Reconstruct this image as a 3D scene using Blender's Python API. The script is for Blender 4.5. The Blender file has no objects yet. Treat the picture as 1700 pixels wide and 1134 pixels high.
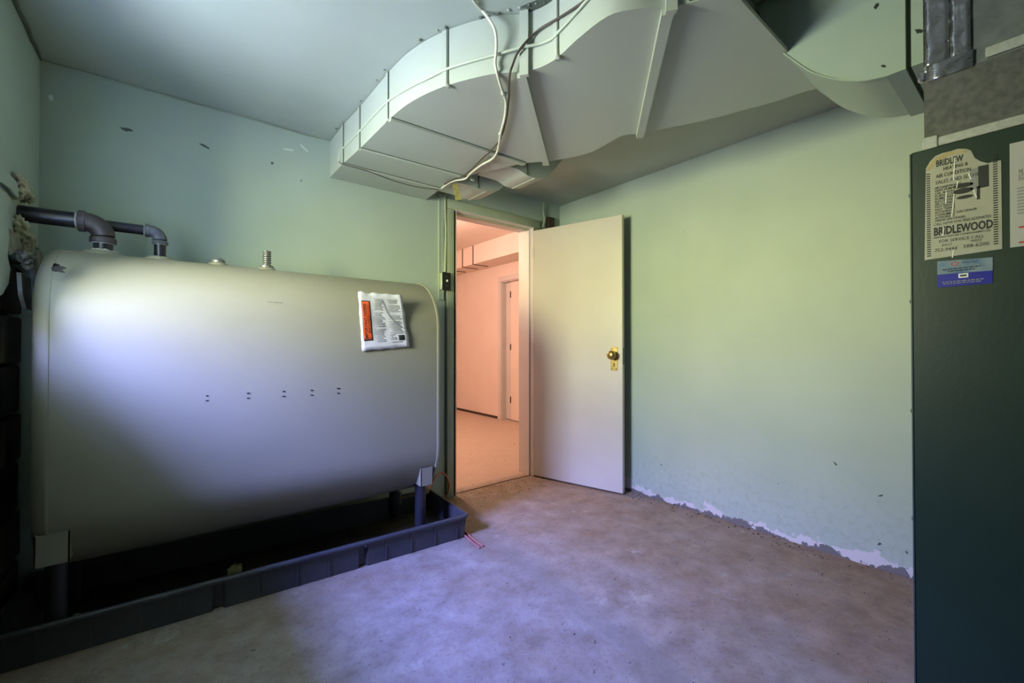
import bpy, bmesh, math, random
from mathutils import Vector, Matrix

S = bpy.context.scene
COL = S.collection
random.seed(7)

# ------------------------------------------------------------------ camera
F_PX, YAW, PITCH = 714.2, math.radians(38.5), math.radians(0.56)
CAM = Vector((-2.652, -2.666, 1.065))
cd = bpy.data.cameras.new('camera'); cam = bpy.data.objects.new('camera', cd); COL.objects.link(cam)
cd.sensor_width = 36.0; cd.lens = F_PX / 1700 * 36; cd.clip_start = 0.02
cam.location = CAM; cam.rotation_euler = (math.pi/2 + PITCH, 0, -YAW)
S.camera = cam

# ------------------------------------------------------------------ colour management
S.view_settings.view_transform = 'Standard'; S.view_settings.look = 'None'
S.view_settings.gamma = 1.0; S.view_settings.use_curve_mapping = False
S.view_settings.exposure = 0.0

# ------------------------------------------------------------------ world: blue sky above sunlit greenery
WORLD_STRENGTH = 108.0
SKY_COL = (1.5, 1.75, 6.2, 1); LOWSKY_COL = (0.80, 0.86, 1.02, 1); GREEN_COL = (0.98, 0.98, 0.50, 1); GROUND_COL = (0.46, 0.52, 0.60, 1)
w = bpy.data.worlds.new('daylight'); S.world = w; w.use_nodes = True
nt = w.node_tree; nt.nodes.clear()
wo = nt.nodes.new('ShaderNodeOutputWorld'); bg = nt.nodes.new('ShaderNodeBackground')
tc = nt.nodes.new('ShaderNodeTexCoord'); sp = nt.nodes.new('ShaderNodeSeparateXYZ'); rp = nt.nodes.new('ShaderNodeValToRGB')
nt.links.new(tc.outputs['Generated'], sp.inputs[0]); mr = nt.nodes.new('ShaderNodeMapRange'); mr.inputs['From Min'].default_value = -1.0; nt.links.new(sp.outputs['Z'], mr.inputs['Value']); nt.links.new(mr.outputs[0], rp.inputs[0])
for k, (ps, cl_) in enumerate(((0.34, GROUND_COL), (0.47, GREEN_COL), (0.545, GREEN_COL), (0.66, LOWSKY_COL), (0.88, SKY_COL))):
    e_ = rp.color_ramp.elements[k] if k < 2 else rp.color_ramp.elements.new(ps)
    e_.position = ps; e_.color = cl_
nt.links.new(rp.outputs[0], bg.inputs[0]); bg.inputs[1].default_value = WORLD_STRENGTH
nt.links.new(bg.outputs[0], wo.inputs[0])

# basement window in the left wall (just outside the frame)
WIN_Y0, WIN_Y1, WIN_Z0, WIN_Z1, WALL_T = -1.44, -0.80, 1.20, 1.94, 0.46
LX = -3.09                                                 # left wall plane
H = 2.28
pl = bpy.data.lights.new('window_portal', 'AREA'); pl.shape = 'RECTANGLE'
pl.size = WIN_Y1 - WIN_Y0; pl.size_y = WIN_Z1 - WIN_Z0
pl.cycles.is_portal = True
po = bpy.data.objects.new('window_portal', pl); COL.objects.link(po)
po.location = (LX - WALL_T + 0.01, (WIN_Y0+WIN_Y1)/2, (WIN_Z0+WIN_Z1)/2)
po.rotation_euler = (math.pi/2, 0, -math.pi/2)

# ------------------------------------------------------------------ pixel -> point helpers (frame 1700 x 1134)
_cp, _sp = math.cos(PITCH), math.sin(PITCH)
FWD = Vector((math.sin(YAW)*_cp, math.cos(YAW)*_cp, _sp))
RGT = Vector((math.cos(YAW), -math.sin(YAW), 0))
UP = RGT.cross(FWD)
def ray(px, py): return FWD + RGT*((px-850)/F_PX) + UP*((567-py)/F_PX)
def onX(px, py, x): r = ray(px, py); return CAM + r*((x-CAM.x)/r.x)
def onY(px, py, y): r = ray(px, py); return CAM + r*((y-CAM.y)/r.y)
def onZ(px, py, z): r = ray(px, py); return CAM + r*((z-CAM.z)/r.z)

# ------------------------------------------------------------------ object helpers
def tag(o, label=None, cat=None, group=None, kind=None):
    if label: o['label'] = label
    if cat: o['category'] = cat
    if group: o['group'] = group
    if kind: o['kind'] = kind
    return o
def empty(name, loc=(0, 0, 0), label=None, cat=None, group=None, kind=None):
    o = bpy.data.objects.new(name, None); COL.objects.link(o); o.location = loc
    o.empty_display_size = 0.05
    return tag(o, label, cat, group, kind)
def link(name, me, mat, parent=None, smooth=False):
    if mat is not None and not me.materials: me.materials.append(mat)
    if smooth:
        for p in me.polygons: p.use_smooth = True
    o = bpy.data.objects.new(name, me); COL.objects.link(o)
    if parent is not None:
        o.parent = parent
        o.matrix_parent_inverse = Matrix.Translation(-abs_loc(parent))
    return o
def abs_loc(o):
    v = Vector(o.location)
    p = o.parent
    if p is not None:
        v = v + o.matrix_parent_inverse.translation + abs_loc(p)
    return v
def done(bm, name, mat, parent=None, smooth=False, angle=None):
    bmesh.ops.recalc_face_normals(bm, faces=bm.faces)
    me = bpy.data.meshes.new(name); bm.to_mesh(me); bm.free()
    o = link(name, me, mat, parent, smooth)
    if angle:
        for p in me.polygons: p.use_smooth = True
        me.set_sharp_from_angle(angle=math.radians(angle))
    return o
def bbox(bm, a, b):
    x0, y0, z0 = (min(a[i], b[i]) for i in range(3)); x1, y1, z1 = (max(a[i], b[i]) for i in range(3))
    v = [bm.verts.new(p) for p in ((x0,y0,z0),(x1,y0,z0),(x1,y1,z0),(x0,y1,z0),(x0,y0,z1),(x1,y0,z1),(x1,y1,z1),(x0,y1,z1))]
    for f in ((0,3,2,1),(4,5,6,7),(0,1,5,4),(1,2,6,5),(2,3,7,6),(3,0,4,7)): bm.faces.new([v[i] for i in f])
def box(name, a, b, mat, parent=None, bev=0.0, seg=1):
    bm = bmesh.new(); bbox(bm, a, b)
    if bev: bmesh.ops.bevel(bm, geom=list(bm.edges), offset=bev, segments=seg, affect='EDGES', profile=0.5)
    return done(bm, name, mat, parent, angle=40 if bev else None)
def prism(bm, poly, vec):
    """extrude a 3-D polygon by vec"""
    vec = Vector(vec); a = [bm.verts.new(p) for p in poly]; b = [bm.verts.new(Vector(p)+vec) for p in poly]
    n = len(a); bm.faces.new(a); bm.faces.new(b[::-1])
    for i in range(n): bm.faces.new((a[i], b[i], b[(i+1) % n], a[(i+1) % n]))
def bar(bm, p, q, wid, thk, up):
    """box bar from p to q; wid across, thk along up"""
    p, q, up = Vector(p), Vector(q), Vector(up).normalized(); d = (q-p).normalized(); s = d.cross(up).normalized()*wid/2
    prism(bm, [p-s, p+s, p+s+up*thk, p-s+up*thk], q-p)
def smooth_path(pts, n=6):
    pts = [Vector(p) for p in pts]; out = []
    for i in range(len(pts)-1):
        p0 = pts[max(i-1, 0)]; p1 = pts[i]; p2 = pts[i+1]; p3 = pts[min(i+2, len(pts)-1)]
        for k in range(n):
            t = k/n
            out.append(0.5*((2*p1)+(p2-p0)*t+(2*p0-5*p1+4*p2-p3)*t*t+(3*p1-p0-3*p2+p3)*t**3))
    out.append(pts[-1]); return out
def tube(bm, pts, r, seg=10, cap=True, radii=None):
    pts = [Vector(p) for p in pts]; rings = []
    prev = None
    for i, p in enumerate(pts):
        t = (pts[min(i+1, len(pts)-1)] - pts[max(i-1, 0)]).normalized()
        if prev is None:
            a = Vector((0, 0, 1)) if abs(t.z) < 0.9 else Vector((1, 0, 0)); u = t.cross(a).normalized()
        else:
            u = (prev - t*prev.dot(t)).normalized()
        prev = u; v = t.cross(u); rr = radii[i] if radii else r
        rings.append([bm.verts.new(p + (u*math.cos(2*math.pi*k/seg) + v*math.sin(2*math.pi*k/seg))*rr) for k in range(seg)])
    for a, b in zip(rings, rings[1:]):
        for k in range(seg): bm.faces.new((a[k], a[(k+1) % seg], b[(k+1) % seg], b[k]))
    if cap: bm.faces.new(rings[0][::-1]); bm.faces.new(rings[-1])
def tubeobj(name, pts, r, mat, parent=None, seg=10, n=5, radii=None):
    bm = bmesh.new(); P = smooth_path(pts, n) if n else pts
    tube(bm, P, r, seg, radii=radii); return done(bm, name, mat, parent, angle=50)
def lathe(bm, prof, origin, axis, seg=24):
    """prof: list of (radius, height) along axis from origin"""
    axis = Vector(axis).normalized(); a = Vector((0, 0, 1)) if abs(axis.z) < 0.9 else Vector((1, 0, 0))
    u = axis.cross(a).normalized(); v = axis.cross(u); o = Vector(origin); rings = []
    for r, h in prof:
        if r < 1e-6: rings.append([bm.verts.new(o+axis*h)])
        else: rings.append([bm.verts.new(o+axis*h+(u*math.cos(2*math.pi*k/seg)+v*math.sin(2*math.pi*k/seg))*r) for k in range(seg)])
    for a_, b_ in zip(rings, rings[1:]):
        for k in range(seg):
            k2 = (k+1) % seg
            if len(a_) == 1 and len(b_) == 1: continue
            if len(a_) == 1: bm.faces.new((a_[0], b_[k], b_[k2]))
            elif len(b_) == 1: bm.faces.new((a_[k], a_[k2], b_[0]))
            else: bm.faces.new((a_[k], a_[k2], b_[k2], b_[k]))
    if len(rings[0]) > 1: bm.faces.new(rings[0][::-1])
    if len(rings[-1]) > 1: bm.faces.new(rings[-1])
def latheobj(name, prof, origin, axis, mat, parent=None, seg=24):
    bm = bmesh.new(); lathe(bm, prof, origin, axis, seg); return done(bm, name, mat, parent, angle=35)
def lump(name, c, r, mat, parent=None, seed=0, amp=0.35, freq=9.0, squash=(1, 1, 1), sub=3):
    from mathutils import noise
    bm = bmesh.new(); bmesh.ops.create_icosphere(bm, subdivisions=sub, radius=1.0)
    off = Vector((seed*3.7, seed*1.3, seed*2.9))
    for v in bm.verts:
        k = 1 + amp*noise.fractal(v.co*freq*0.2+off, 0.8, 2.0, 4)
        v.co = Vector((v.co.x*squash[0], v.co.y*squash[1], v.co.z*squash[2]))*r*k + Vector(c)
    return done(bm, name, mat, parent, smooth=True)

# ------------------------------------------------------------------ materials
def mat(name, col, rough=0.6, metal=0.0, col2=None, scale=6.0, detail=5.0, lo=0.35, hi=0.65, bump=0.0, bscale=40.0,
        spots=None, spot_scale=30.0, spot_th=0.72, spec=0.5, coat=0.0, trans=0.0):
    m = bpy.data.materials.new(name); m.use_nodes = True; t = m.node_tree; b = t.nodes['Principled BSDF']
    b.inputs['Roughness'].default_value = rough; b.inputs['Metallic'].default_value = metal
    b.inputs['Specular IOR Level'].default_value = spec; b.inputs['Coat Weight'].default_value = coat
    b.inputs['Base Color'].default_value = (*col, 1)
    tcn = t.nodes.new('ShaderNodeTexCoord'); co = tcn.outputs['Object']
    src = None
    if col2:
        n = t.nodes.new('ShaderNodeTexNoise'); n.inputs['Scale'].default_value = scale; n.inputs['Detail'].default_value = detail
        r = t.nodes.new('ShaderNodeValToRGB'); r.color_ramp.elements[0].position = lo; r.color_ramp.elements[1].position = hi
        r.color_ramp.elements[0].color = (*col, 1); r.color_ramp.elements[1].color = (*col2, 1)
        t.links.new(co, n.inputs['Vector']); t.links.new(n.outputs['Fac'], r.inputs[0]); src = r.outputs[0]
    if spots:
        n = t.nodes.new('ShaderNodeTexNoise'); n.inputs['Scale'].default_value = spot_scale; n.inputs['Detail'].default_value = 3
        r = t.nodes.new('ShaderNodeValToRGB'); r.color_ramp.elements[0].position = spot_th; r.color_ramp.elements[1].position = spot_th+0.03
        r.color_ramp.elements[0].color = (0, 0, 0, 1); r.color_ramp.elements[1].color = (1, 1, 1, 1)
        t.links.new(co, n.inputs['Vector']); t.links.new(n.outputs['Fac'], r.inputs[0])
        mx = t.nodes.new('ShaderNodeMix'); mx.data_type = 'RGBA'
        t.links.new(r.outputs[0], mx.inputs['Factor'])
        if src: t.links.new(src, mx.inputs['A'])
        else: mx.inputs['A'].default_value = (*col, 1)
        mx.inputs['B'].default_value = (*spots, 1); src = mx.outputs['Result']
    if src: t.links.new(src, b.inputs['Base Color'])
    if bump:
        n = t.nodes.new('ShaderNodeTexNoise'); n.inputs['Scale'].default_value = bscale; n.inputs['Detail'].default_value = 6
        bp = t.nodes.new('ShaderNodeBump'); bp.inputs['Strength'].default_value = bump; bp.inputs['Distance'].default_value = 0.01
        t.links.new(co, n.inputs['Vector']); t.links.new(n.outputs['Fac'], bp.inputs['Height']); t.links.new(bp.outputs[0], b.inputs['Normal'])
    return m

PAINT = (0.40, 0.48, 0.41); PAINT2 = (0.43, 0.51, 0.44)
M = {}
M['paint'] = mat('mint_wall_paint', PAINT, 0.55, col2=PAINT2, scale=2.5, bump=0.12, bscale=14, spots=(0.30, 0.35, 0.29), spot_scale=42, spot_th=0.77, spec=0.35)
M['ceil'] = mat('mint_ceiling_paint', (0.40, 0.45, 0.385), 0.6, col2=(0.43, 0.475, 0.41), scale=3, bump=0.10, bscale=12, spec=0.3)
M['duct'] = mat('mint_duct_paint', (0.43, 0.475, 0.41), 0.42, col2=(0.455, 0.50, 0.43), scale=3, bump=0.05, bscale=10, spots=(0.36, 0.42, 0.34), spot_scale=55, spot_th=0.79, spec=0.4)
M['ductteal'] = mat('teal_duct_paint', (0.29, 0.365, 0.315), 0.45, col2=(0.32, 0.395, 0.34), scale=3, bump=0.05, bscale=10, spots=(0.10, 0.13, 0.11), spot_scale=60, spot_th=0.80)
M['ductdk'] = mat('dark_joint_gap_shade', (0.10, 0.12, 0.09), 0.7)  # near-black for joint lines, and for shade painted into gaps and the ceiling hole
M['trim'] = mat('mint_trim_paint', (0.36, 0.41, 0.29), 0.4, col2=(0.39, 0.44, 0.32), scale=8, bump=0.05, bscale=30)
M['cream'] = mat('cream_door_paint', (0.56, 0.52, 0.47), 0.4, col2=(0.60, 0.56, 0.505), scale=3, bump=0.03, bscale=25, spots=(0.35, 0.28, 0.2), spot_scale=60, spot_th=0.83)
M['jamb'] = mat('white_jamb_paint', (0.64, 0.60, 0.57), 0.4, col2=(0.67, 0.63, 0.60), scale=6)
M['hall'] = mat('hall_wall_paint', (0.78, 0.66, 0.58), 0.6, col2=(0.81, 0.69, 0.61), scale=3, bump=0.04, bscale=10)
M['tank'] = mat('cream_tank_enamel', (0.245, 0.235, 0.165), 0.5, col2=(0.26, 0.25, 0.18), scale=2.0, bump=0.03, bscale=9, spec=0.5)
M['black'] = mat('black_pipe', (0.018, 0.017, 0.022), 0.28, col2=(0.03, 0.028, 0.034), scale=20, bump=0.1, bscale=60)
M['iron'] = mat('rusty_iron_fitting', (0.045, 0.034, 0.034), 0.5, col2=(0.09, 0.07, 0.066), scale=25, bump=0.2, bscale=70)
M['greyiron'] = mat('grey_iron_fitting', (0.09, 0.09, 0.10), 0.45, col2=(0.14, 0.14, 0.15), scale=25, bump=0.2, bscale=70)
M['putty'] = mat('pipe_dope', (0.62, 0.62, 0.55), 0.8, bump=0.5, bscale=80)
M['zinc'] = mat('zinc_plug', (0.20, 0.21, 0.20), 0.45, metal=0.5)
M['tray'] = mat('grey_plastic_tray', (0.048, 0.052, 0.062), 0.42, col2=(0.06, 0.064, 0.074), scale=12, spots=(0.15, 0.15, 0.15), spot_scale=70, spot_th=0.8)
M['trayin'] = mat('grimy_tray_floor', (0.022, 0.022, 0.018), 0.6, col2=(0.05, 0.045, 0.032), scale=6)
M['leg'] = mat('dark_leg_pipe', (0.018, 0.019, 0.026), 0.45)
M['galv'] = mat('galvanised_steel', (0.11, 0.13, 0.14), 0.5, metal=0.35, col2=(0.16, 0.18, 0.19), scale=28, detail=8, bump=0.06, bscale=40)
M['galvdk'] = mat('dark_galvanised_steel', (0.07, 0.075, 0.075), 0.55, metal=0.25, col2=(0.11, 0.115, 0.115), scale=60, detail=8, bump=0.06, bscale=60)
M['seam'] = mat('bright_seam_steel', (0.42, 0.44, 0.44), 0.5, metal=0.3, col2=(0.34, 0.36, 0.36), scale=90, bump=0.1, bscale=120)
M['foil'] = mat('foil_tape', (0.55, 0.56, 0.62), 0.16, metal=0.95, bump=1.0, bscale=16)
M['furn'] = mat('dark_green_enamel', (0.006, 0.023, 0.016), 0.42, col2=(0.007, 0.026, 0.018), scale=5, bump=0.04, bscale=120)
M['furnlip'] = mat('pale_cabinet_edge', (0.05, 0.08, 0.085), 0.35)  # edge strip lighter than the cabinet face
M['paper'] = mat('aged_paper', (0.36, 0.36, 0.31), 0.35, col2=(0.40, 0.40, 0.35), scale=10, bump=0.2, bscale=18, spec=0.6)
M['papertan'] = mat('scorched_paper', (0.34, 0.25, 0.11), 0.5, col2=(0.40, 0.34, 0.2), scale=40)
M['paperw'] = mat('white_label_paper', (0.42, 0.42, 0.43), 0.4)
M['ink'] = mat('black_ink', (0.012, 0.016, 0.02), 0.6)
M['inkgrey'] = mat('grey_print', (0.22, 0.23, 0.25), 0.6)
M['inkred'] = mat('red_print', (0.42, 0.02, 0.03), 0.5)
M['blue'] = mat('deep_blue_print', (0.012, 0.016, 0.30), 0.35)
M['bluepale'] = mat('pale_blue_print', (0.20, 0.27, 0.34), 0.35, col2=(0.05, 0.13, 0.26), scale=14, lo=0.45, hi=0.6)
M['white'] = mat('white_print', (0.75, 0.75, 0.75), 0.5)
M['plastic'] = mat('clear_pouch_over_papers', (0.60, 0.60, 0.66), 0.16, col2=(0.66, 0.66, 0.72), scale=20, bump=0.25, bscale=26, coat=0.6)
M['orange'] = mat('orange_label', (0.80, 0.11, 0.025), 0.3, coat=0.5)
M['brass'] = mat('tarnished_brass', (0.50, 0.36, 0.12), 0.3, metal=0.9, col2=(0.34, 0.25, 0.09), scale=40)
M['brassdull'] = mat('dull_brass_valve', (0.16, 0.13, 0.05), 0.45, metal=0.4)
M['copper'] = mat('copper_tube', (0.40, 0.14, 0.06), 0.4, metal=0.5)
M['coppink'] = mat('pink_coated_tube', (0.42, 0.17, 0.14), 0.45)
M['cablew'] = mat('cream_cable_jacket', (0.70, 0.68, 0.58), 0.45)
M['cabled'] = mat('brown_cable_jacket', (0.075, 0.055, 0.045), 0.5)
M['cablep'] = mat('painted_cable', (0.50, 0.56, 0.45), 0.5)
M['foam'] = mat('yellow_spray_foam', (0.56, 0.54, 0.40), 0.85, col2=(0.44, 0.42, 0.28), scale=22, bump=0.6, bscale=50)
M['foamdk'] = mat('dirty_spray_foam', (0.30, 0.28, 0.12), 0.85, col2=(0.2, 0.18, 0.08), scale=22, bump=0.6, bscale=50)
M['bakelite'] = mat('black_switch_plate', (0.012, 0.011, 0.010), 0.35)
M['wood'] = mat('dark_brown_wood', (0.035, 0.018, 0.012), 0.6, col2=(0.05, 0.028, 0.02), scale=30)
M['block'] = mat('dark_concrete_block', (0.075, 0.060, 0.042), 0.9, col2=(0.045, 0.04, 0.03), scale=12, bump=0.6, bscale=60)
M['mortar'] = mat('dark_mortar', (0.04, 0.034, 0.026), 0.95, bump=0.5, bscale=80)
M['plaster'] = mat('broken_plaster', (0.36, 0.36, 0.30), 0.9, col2=(0.22, 0.2, 0.15), scale=18, bump=0.6, bscale=50)
M['tagy'] = mat('yellow_paper_tag', (0.62, 0.55, 0.20), 0.6, col2=(0.42, 0.35, 0.12), scale=60)
M['mark'] = mat('dark_scuff', (0.12, 0.145, 0.12), 0.8, col2=(0.05, 0.06, 0.05), scale=120)
M['rust'] = mat('chipped_rust', (0.012, 0.011, 0.006), 0.8)
M['scratch'] = mat('pale_scratch', (0.72, 0.78, 0.74), 0.7)
M['chip'] = mat('floor_debris', (0.07, 0.05, 0.035), 0.9, col2=(0.25, 0.2, 0.15), scale=1.5, lo=0.5, hi=0.62)
M['bulb'] = mat('warm_bulb_glass', (1.0, 0.8, 0.6), 0.3)
M['bulb'].node_tree.nodes['Principled BSDF'].inputs['Emission Color'].default_value = (1.0, 0.55, 0.3, 1)
M['bulb'].node_tree.nodes['Principled BSDF'].inputs['Emission Strength'].default_value = 20
# thin window glass
g = bpy.data.materials.new('window_glass'); g.use_nodes = True; t = g.node_tree; t.nodes.clear()
o_ = t.nodes.new('ShaderNodeOutputMaterial'); tr = t.nodes.new('ShaderNodeBsdfTransparent'); gl = t.nodes.new('ShaderNodeBsdfGlossy')
mx = t.nodes.new('ShaderNodeMixShader'); mx.inputs[0].default_value = 0.07; gl.inputs['Roughness'].default_value = 0.02
t.links.new(tr.outputs[0], mx.inputs[1]); t.links.new(gl.outputs[0], mx.inputs[2]); t.links.new(mx.outputs[0], o_.inputs[0]); M['glass'] = g

def node_math(t, op, a, b=None, clamp=False):
    n = t.nodes.new('ShaderNodeMath'); n.operation = op; n.use_clamp = clamp
    for i, v in enumerate((a, b)):
        if v is None: continue
        if isinstance(v, (int, float)): n.inputs[i].default_value = v
        else: t.links.new(v, n.inputs[i])
    return n.outputs[0]
def node_noise(t, co, scale, detail=5, rough=0.5):
    n = t.nodes.new('ShaderNodeTexNoise'); n.inputs['Scale'].default_value = scale; n.inputs['Detail'].default_value = detail; n.inputs['Roughness'].default_value = rough
    t.links.new(co, n.inputs['Vector']); return n.outputs['Fac']
def node_ramp(t, fac, a, b):
    n = t.nodes.new('ShaderNodeMapRange'); n.inputs['From Min'].default_value = a; n.inputs['From Max'].default_value = b
    t.links.new(fac, n.inputs['Value']); return n.outputs[0]
def node_mix(t, fac, a, b):
    n = t.nodes.new('ShaderNodeMix'); n.data_type = 'RGBA'
    if isinstance(fac, (int, float)): n.inputs['Factor'].default_value = fac
    else: t.links.new(fac, n.inputs['Factor'])
    for k, v in (('A', a), ('B', b)):
        if isinstance(v, tuple): n.inputs[k].default_value = (*v, 1)
        else: t.links.new(v, n.inputs[k])
    return n.outputs['Result']

# right wall: mint paint, peeled to primer and bare concrete along the foot
m = M['paint'].copy(); m.name = 'mint_wall_paint_peeling'; M['paintpeel'] = m
t = m.node_tree; b = t.nodes['Principled BSDF']
tcn = t.nodes.new('ShaderNodeTexCoord'); co = tcn.outputs['Object']; spz = t.nodes.new('ShaderNodeSeparateXYZ'); t.links.new(co, spz.inputs[0])
z = spz.outputs['Z']; base = b.inputs['Base Color'].links[0].from_socket
dirt = node_math(t, 'MULTIPLY', node_ramp(t, z, 0.45, 0.0), node_ramp(t, node_noise(t, co, 30, 6, 0.7), 0.48, 0.68), True)
base = node_mix(t, node_math(t, 'MULTIPLY', dirt, 0.45), base, (0.22, 0.24, 0.20))
nz = node_noise(t, co, 5.0, 6, 0.65); nz2 = node_noise(t, co, 13.0, 6, 0.7)
edge1 = node_math(t, 'ADD', 0.008, node_math(t, 'MULTIPLY', node_math(t, 'MAXIMUM', node_math(t, 'SUBTRACT', nz, 0.42), 0.0), 0.40))
edge1 = node_math(t, 'ADD', edge1, node_math(t, 'MULTIPLY', node_math(t, 'SUBTRACT', nz2, 0.5), 0.10))
pr = node_math(t, 'LESS_THAN', z, edge1)
base = node_mix(t, pr, base, (0.62, 0.60, 0.60))
nz3 = node_noise(t, co, 7.0, 6, 0.7)
edge2 = node_math(t, 'ADD', 0.006, node_math(t, 'MULTIPLY', node_math(t, 'SUBTRACT', nz3, 0.46), 0.26))
dk = node_math(t, 'LESS_THAN', z, edge2)
base = node_mix(t, dk, base, (0.16, 0.15, 0.15))
t.links.new(base, b.inputs['Base Color'])

# concrete floor: pale worn concrete, brown dirt with painted-in hall warmth toward the door and right wall, specks, a filled trench line
m = bpy.data.materials.new('worn_concrete'); M['floor'] = m; m.use_nodes = True
t = m.node_tree; b = t.nodes['Principled BSDF']; b.inputs['Roughness'].default_value = 0.62; b.inputs['Specular IOR Level'].default_value = 0.35
tcn = t.nodes.new('ShaderNodeTexCoord'); co = tcn.outputs['Object']; spz = t.nodes.new('ShaderNodeSeparateXYZ'); t.links.new(co, spz.inputs[0])
big = node_noise(t, co, 1.6, 6, 0.6); mid = node_noise(t, co, 7, 8, 0.7); fine = node_noise(t, co, 60, 6, 0.7)
c = node_mix(t, node_ramp(t, mid, 0.3, 0.7), (0.20, 0.175, 0.15), (0.45, 0.42, 0.40))
# brown film: dirt, browned further in place of warm hall light; strongest near X=0 / Y=0
dx = node_ramp(t, spz.outputs['X'], -1.75, -0.35); dy = node_ramp(t, spz.outputs['Y'], -1.3, -0.1)
brown = node_math(t, 'ADD', node_math(t, 'MULTIPLY', node_math(t, 'MAXIMUM', dx, dy), 0.75), node_math(t, 'MULTIPLY', node_math(t, 'SUBTRACT', big, 0.5), 1.6), True)
inroom = node_ramp(t, spz.outputs['Y'], 0.12, 0.02)
brn = node_mix(t, node_ramp(t, node_noise(t, co, 11, 8, 0.75), 0.35, 0.65), (0.16, 0.092, 0.040), (0.34, 0.225, 0.115))
c = node_mix(t, node_math(t, 'MULTIPLY', node_math(t, 'MULTIPLY', brown, inroom), 0.88), c, brn)
c = node_mix(t, node_math(t, 'MULTIPLY', node_ramp(t, spz.outputs['Y'], 0.02, 0.14), 0.8), c, (0.60, 0.45, 0.34))
pale = node_ramp(t, node_noise(t, co, 4.3, 8, 0.75), 0.60, 0.72)
c = node_mix(t, node_math(t, 'MULTIPLY', pale, 0.6), c, (0.58, 0.56, 0.54))
c = node_mix(t, node_math(t, 'MULTIPLY', node_ramp(t, fine, 0.56, 0.70), 0.65), c, (0.12, 0.095, 0.07))
c = node_mix(t, node_math(t, 'MULTIPLY', node_ramp(t, node_noise(t, co, 28, 7, 0.75), 0.61, 0.67), 0.8), c, (0.07, 0.055, 0.045))
trench = node_math(t, 'ABSOLUTE', node_math(t, 'SUBTRACT', node_math(t, 'ADD', spz.outputs['X'], node_math(t, 'MULTIPLY', node_math(t, 'SUBTRACT', mid, 0.5), 0.09)), node_math(t, 'ADD', -1.19, node_math(t, 'MULTIPLY', spz.outputs['Y'], 0.099))))
trm = node_math(t, 'MULTIPLY', node_ramp(t, trench, 0.050, 0.035), node_math(t, 'MULTIPLY', node_ramp(t, spz.outputs['Y'], -0.65, -0.85), 0.45), True)
c = node_mix(t, trm, c, (0.27, 0.25, 0.22))
t.links.new(c, b.inputs['Base Color'])
bp = t.nodes.new('ShaderNodeBump'); bp.inputs['Strength'].default_value = 0.5; bp.inputs['Distance'].default_value = 0.01
hsum = node_math(t, 'ADD', mid, node_math(t, 'MULTIPLY', fine, 0.35)); t.links.new(hsum, bp.inputs['Height']); t.links.new(bp.outputs[0], b.inputs['Normal'])

# ------------------------------------------------------------------ room shell
DX0, DX1, DTOP, WT = -1.055, -0.326, 2.03, 0.16          # door opening in the back wall, wall thickness
FY = -3.65                                                # wall behind the camera
HX0, HX1, HY1, HH = -2.2, 1.10, 3.52, 2.50                # hall beyond
def struct(o): o['kind'] = 'structure'; return o
struct(box('floor', (LX-0.65, FY-0.1, -0.1), (HX1+1.4, HY1+0.1, 0.0), M['floor']))
struct(box('ceiling', (LX-0.65, FY-0.1, H), (0.1, 0.0, H+0.1), M['ceil']))
bm = bmesh.new()
bbox(bm, (LX-0.65, 0, 0), (DX0-0.02, WT, HH+0.1)); bbox(bm, (DX1+0.02, 0, 0), (HX1+0.4, WT, HH+0.1)); bbox(bm, (DX0-0.02, 0, DTOP+0.02), (DX1+0.02, WT, HH+0.1))
wall_back = struct(done(bm, 'wall_back', M['paint']))
wall_right = struct(box('wall_right', (0, FY, 0), (0.1, 0.0, H), M['paintpeel']))
struct(box('wall_front', (LX-0.65, FY-0.1, 0), (0.1, FY, H), M['paint']))

# left wall: painted skin broken away at the back corner, concrete blocks behind, deep window opening
wl = empty('wall_left', (LX, 0, 0), kind='structure')
bm = bmesh.new()
th = WALL_T
JZ = 1.40                                                 # below this the plaster is gone near the back corner
bbox(bm, (LX-th, WIN_Y1, JZ), (LX, 0.0, H)); bbox(bm, (LX-th, FY, 0), (LX, WIN_Y0, H))
bbox(bm, (LX-th, WIN_Y0, WIN_Z1), (LX, WIN_Y1, H)); bbox(bm, (LX-th, WIN_Y0, 0), (LX, WIN_Y1, WIN_Z0))
done(bm, 'plaster_skin', M['paint'], wl)
box('mortar_bed', (LX-th, WIN_Y1, 0), (LX-0.085, 0.0, JZ), M['mortar'], wl)
bmk = bmesh.new(); bbox(bmk, (-0.045, 0.003, 0.004), (0.0, 0.392, 0.188)); bmesh.ops.bevel(bmk, geom=list(bmk.edges), offset=0.006, segments=1, affect='EDGES')
bme = bpy.data.meshes.new('block'); bmk.to_mesh(bme); bmk.free()
for r in range(7):
    y = -0.005 - (0.2 if r % 2 else 0.395)
    while y > -0.60:
        o = link('block', bme, M['block'], wl); o.location = (-0.042-random.uniform(0, 0.008), y, r*0.198+0.002)
        o.matrix_parent_inverse = Matrix(); y -= 0.395
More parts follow.
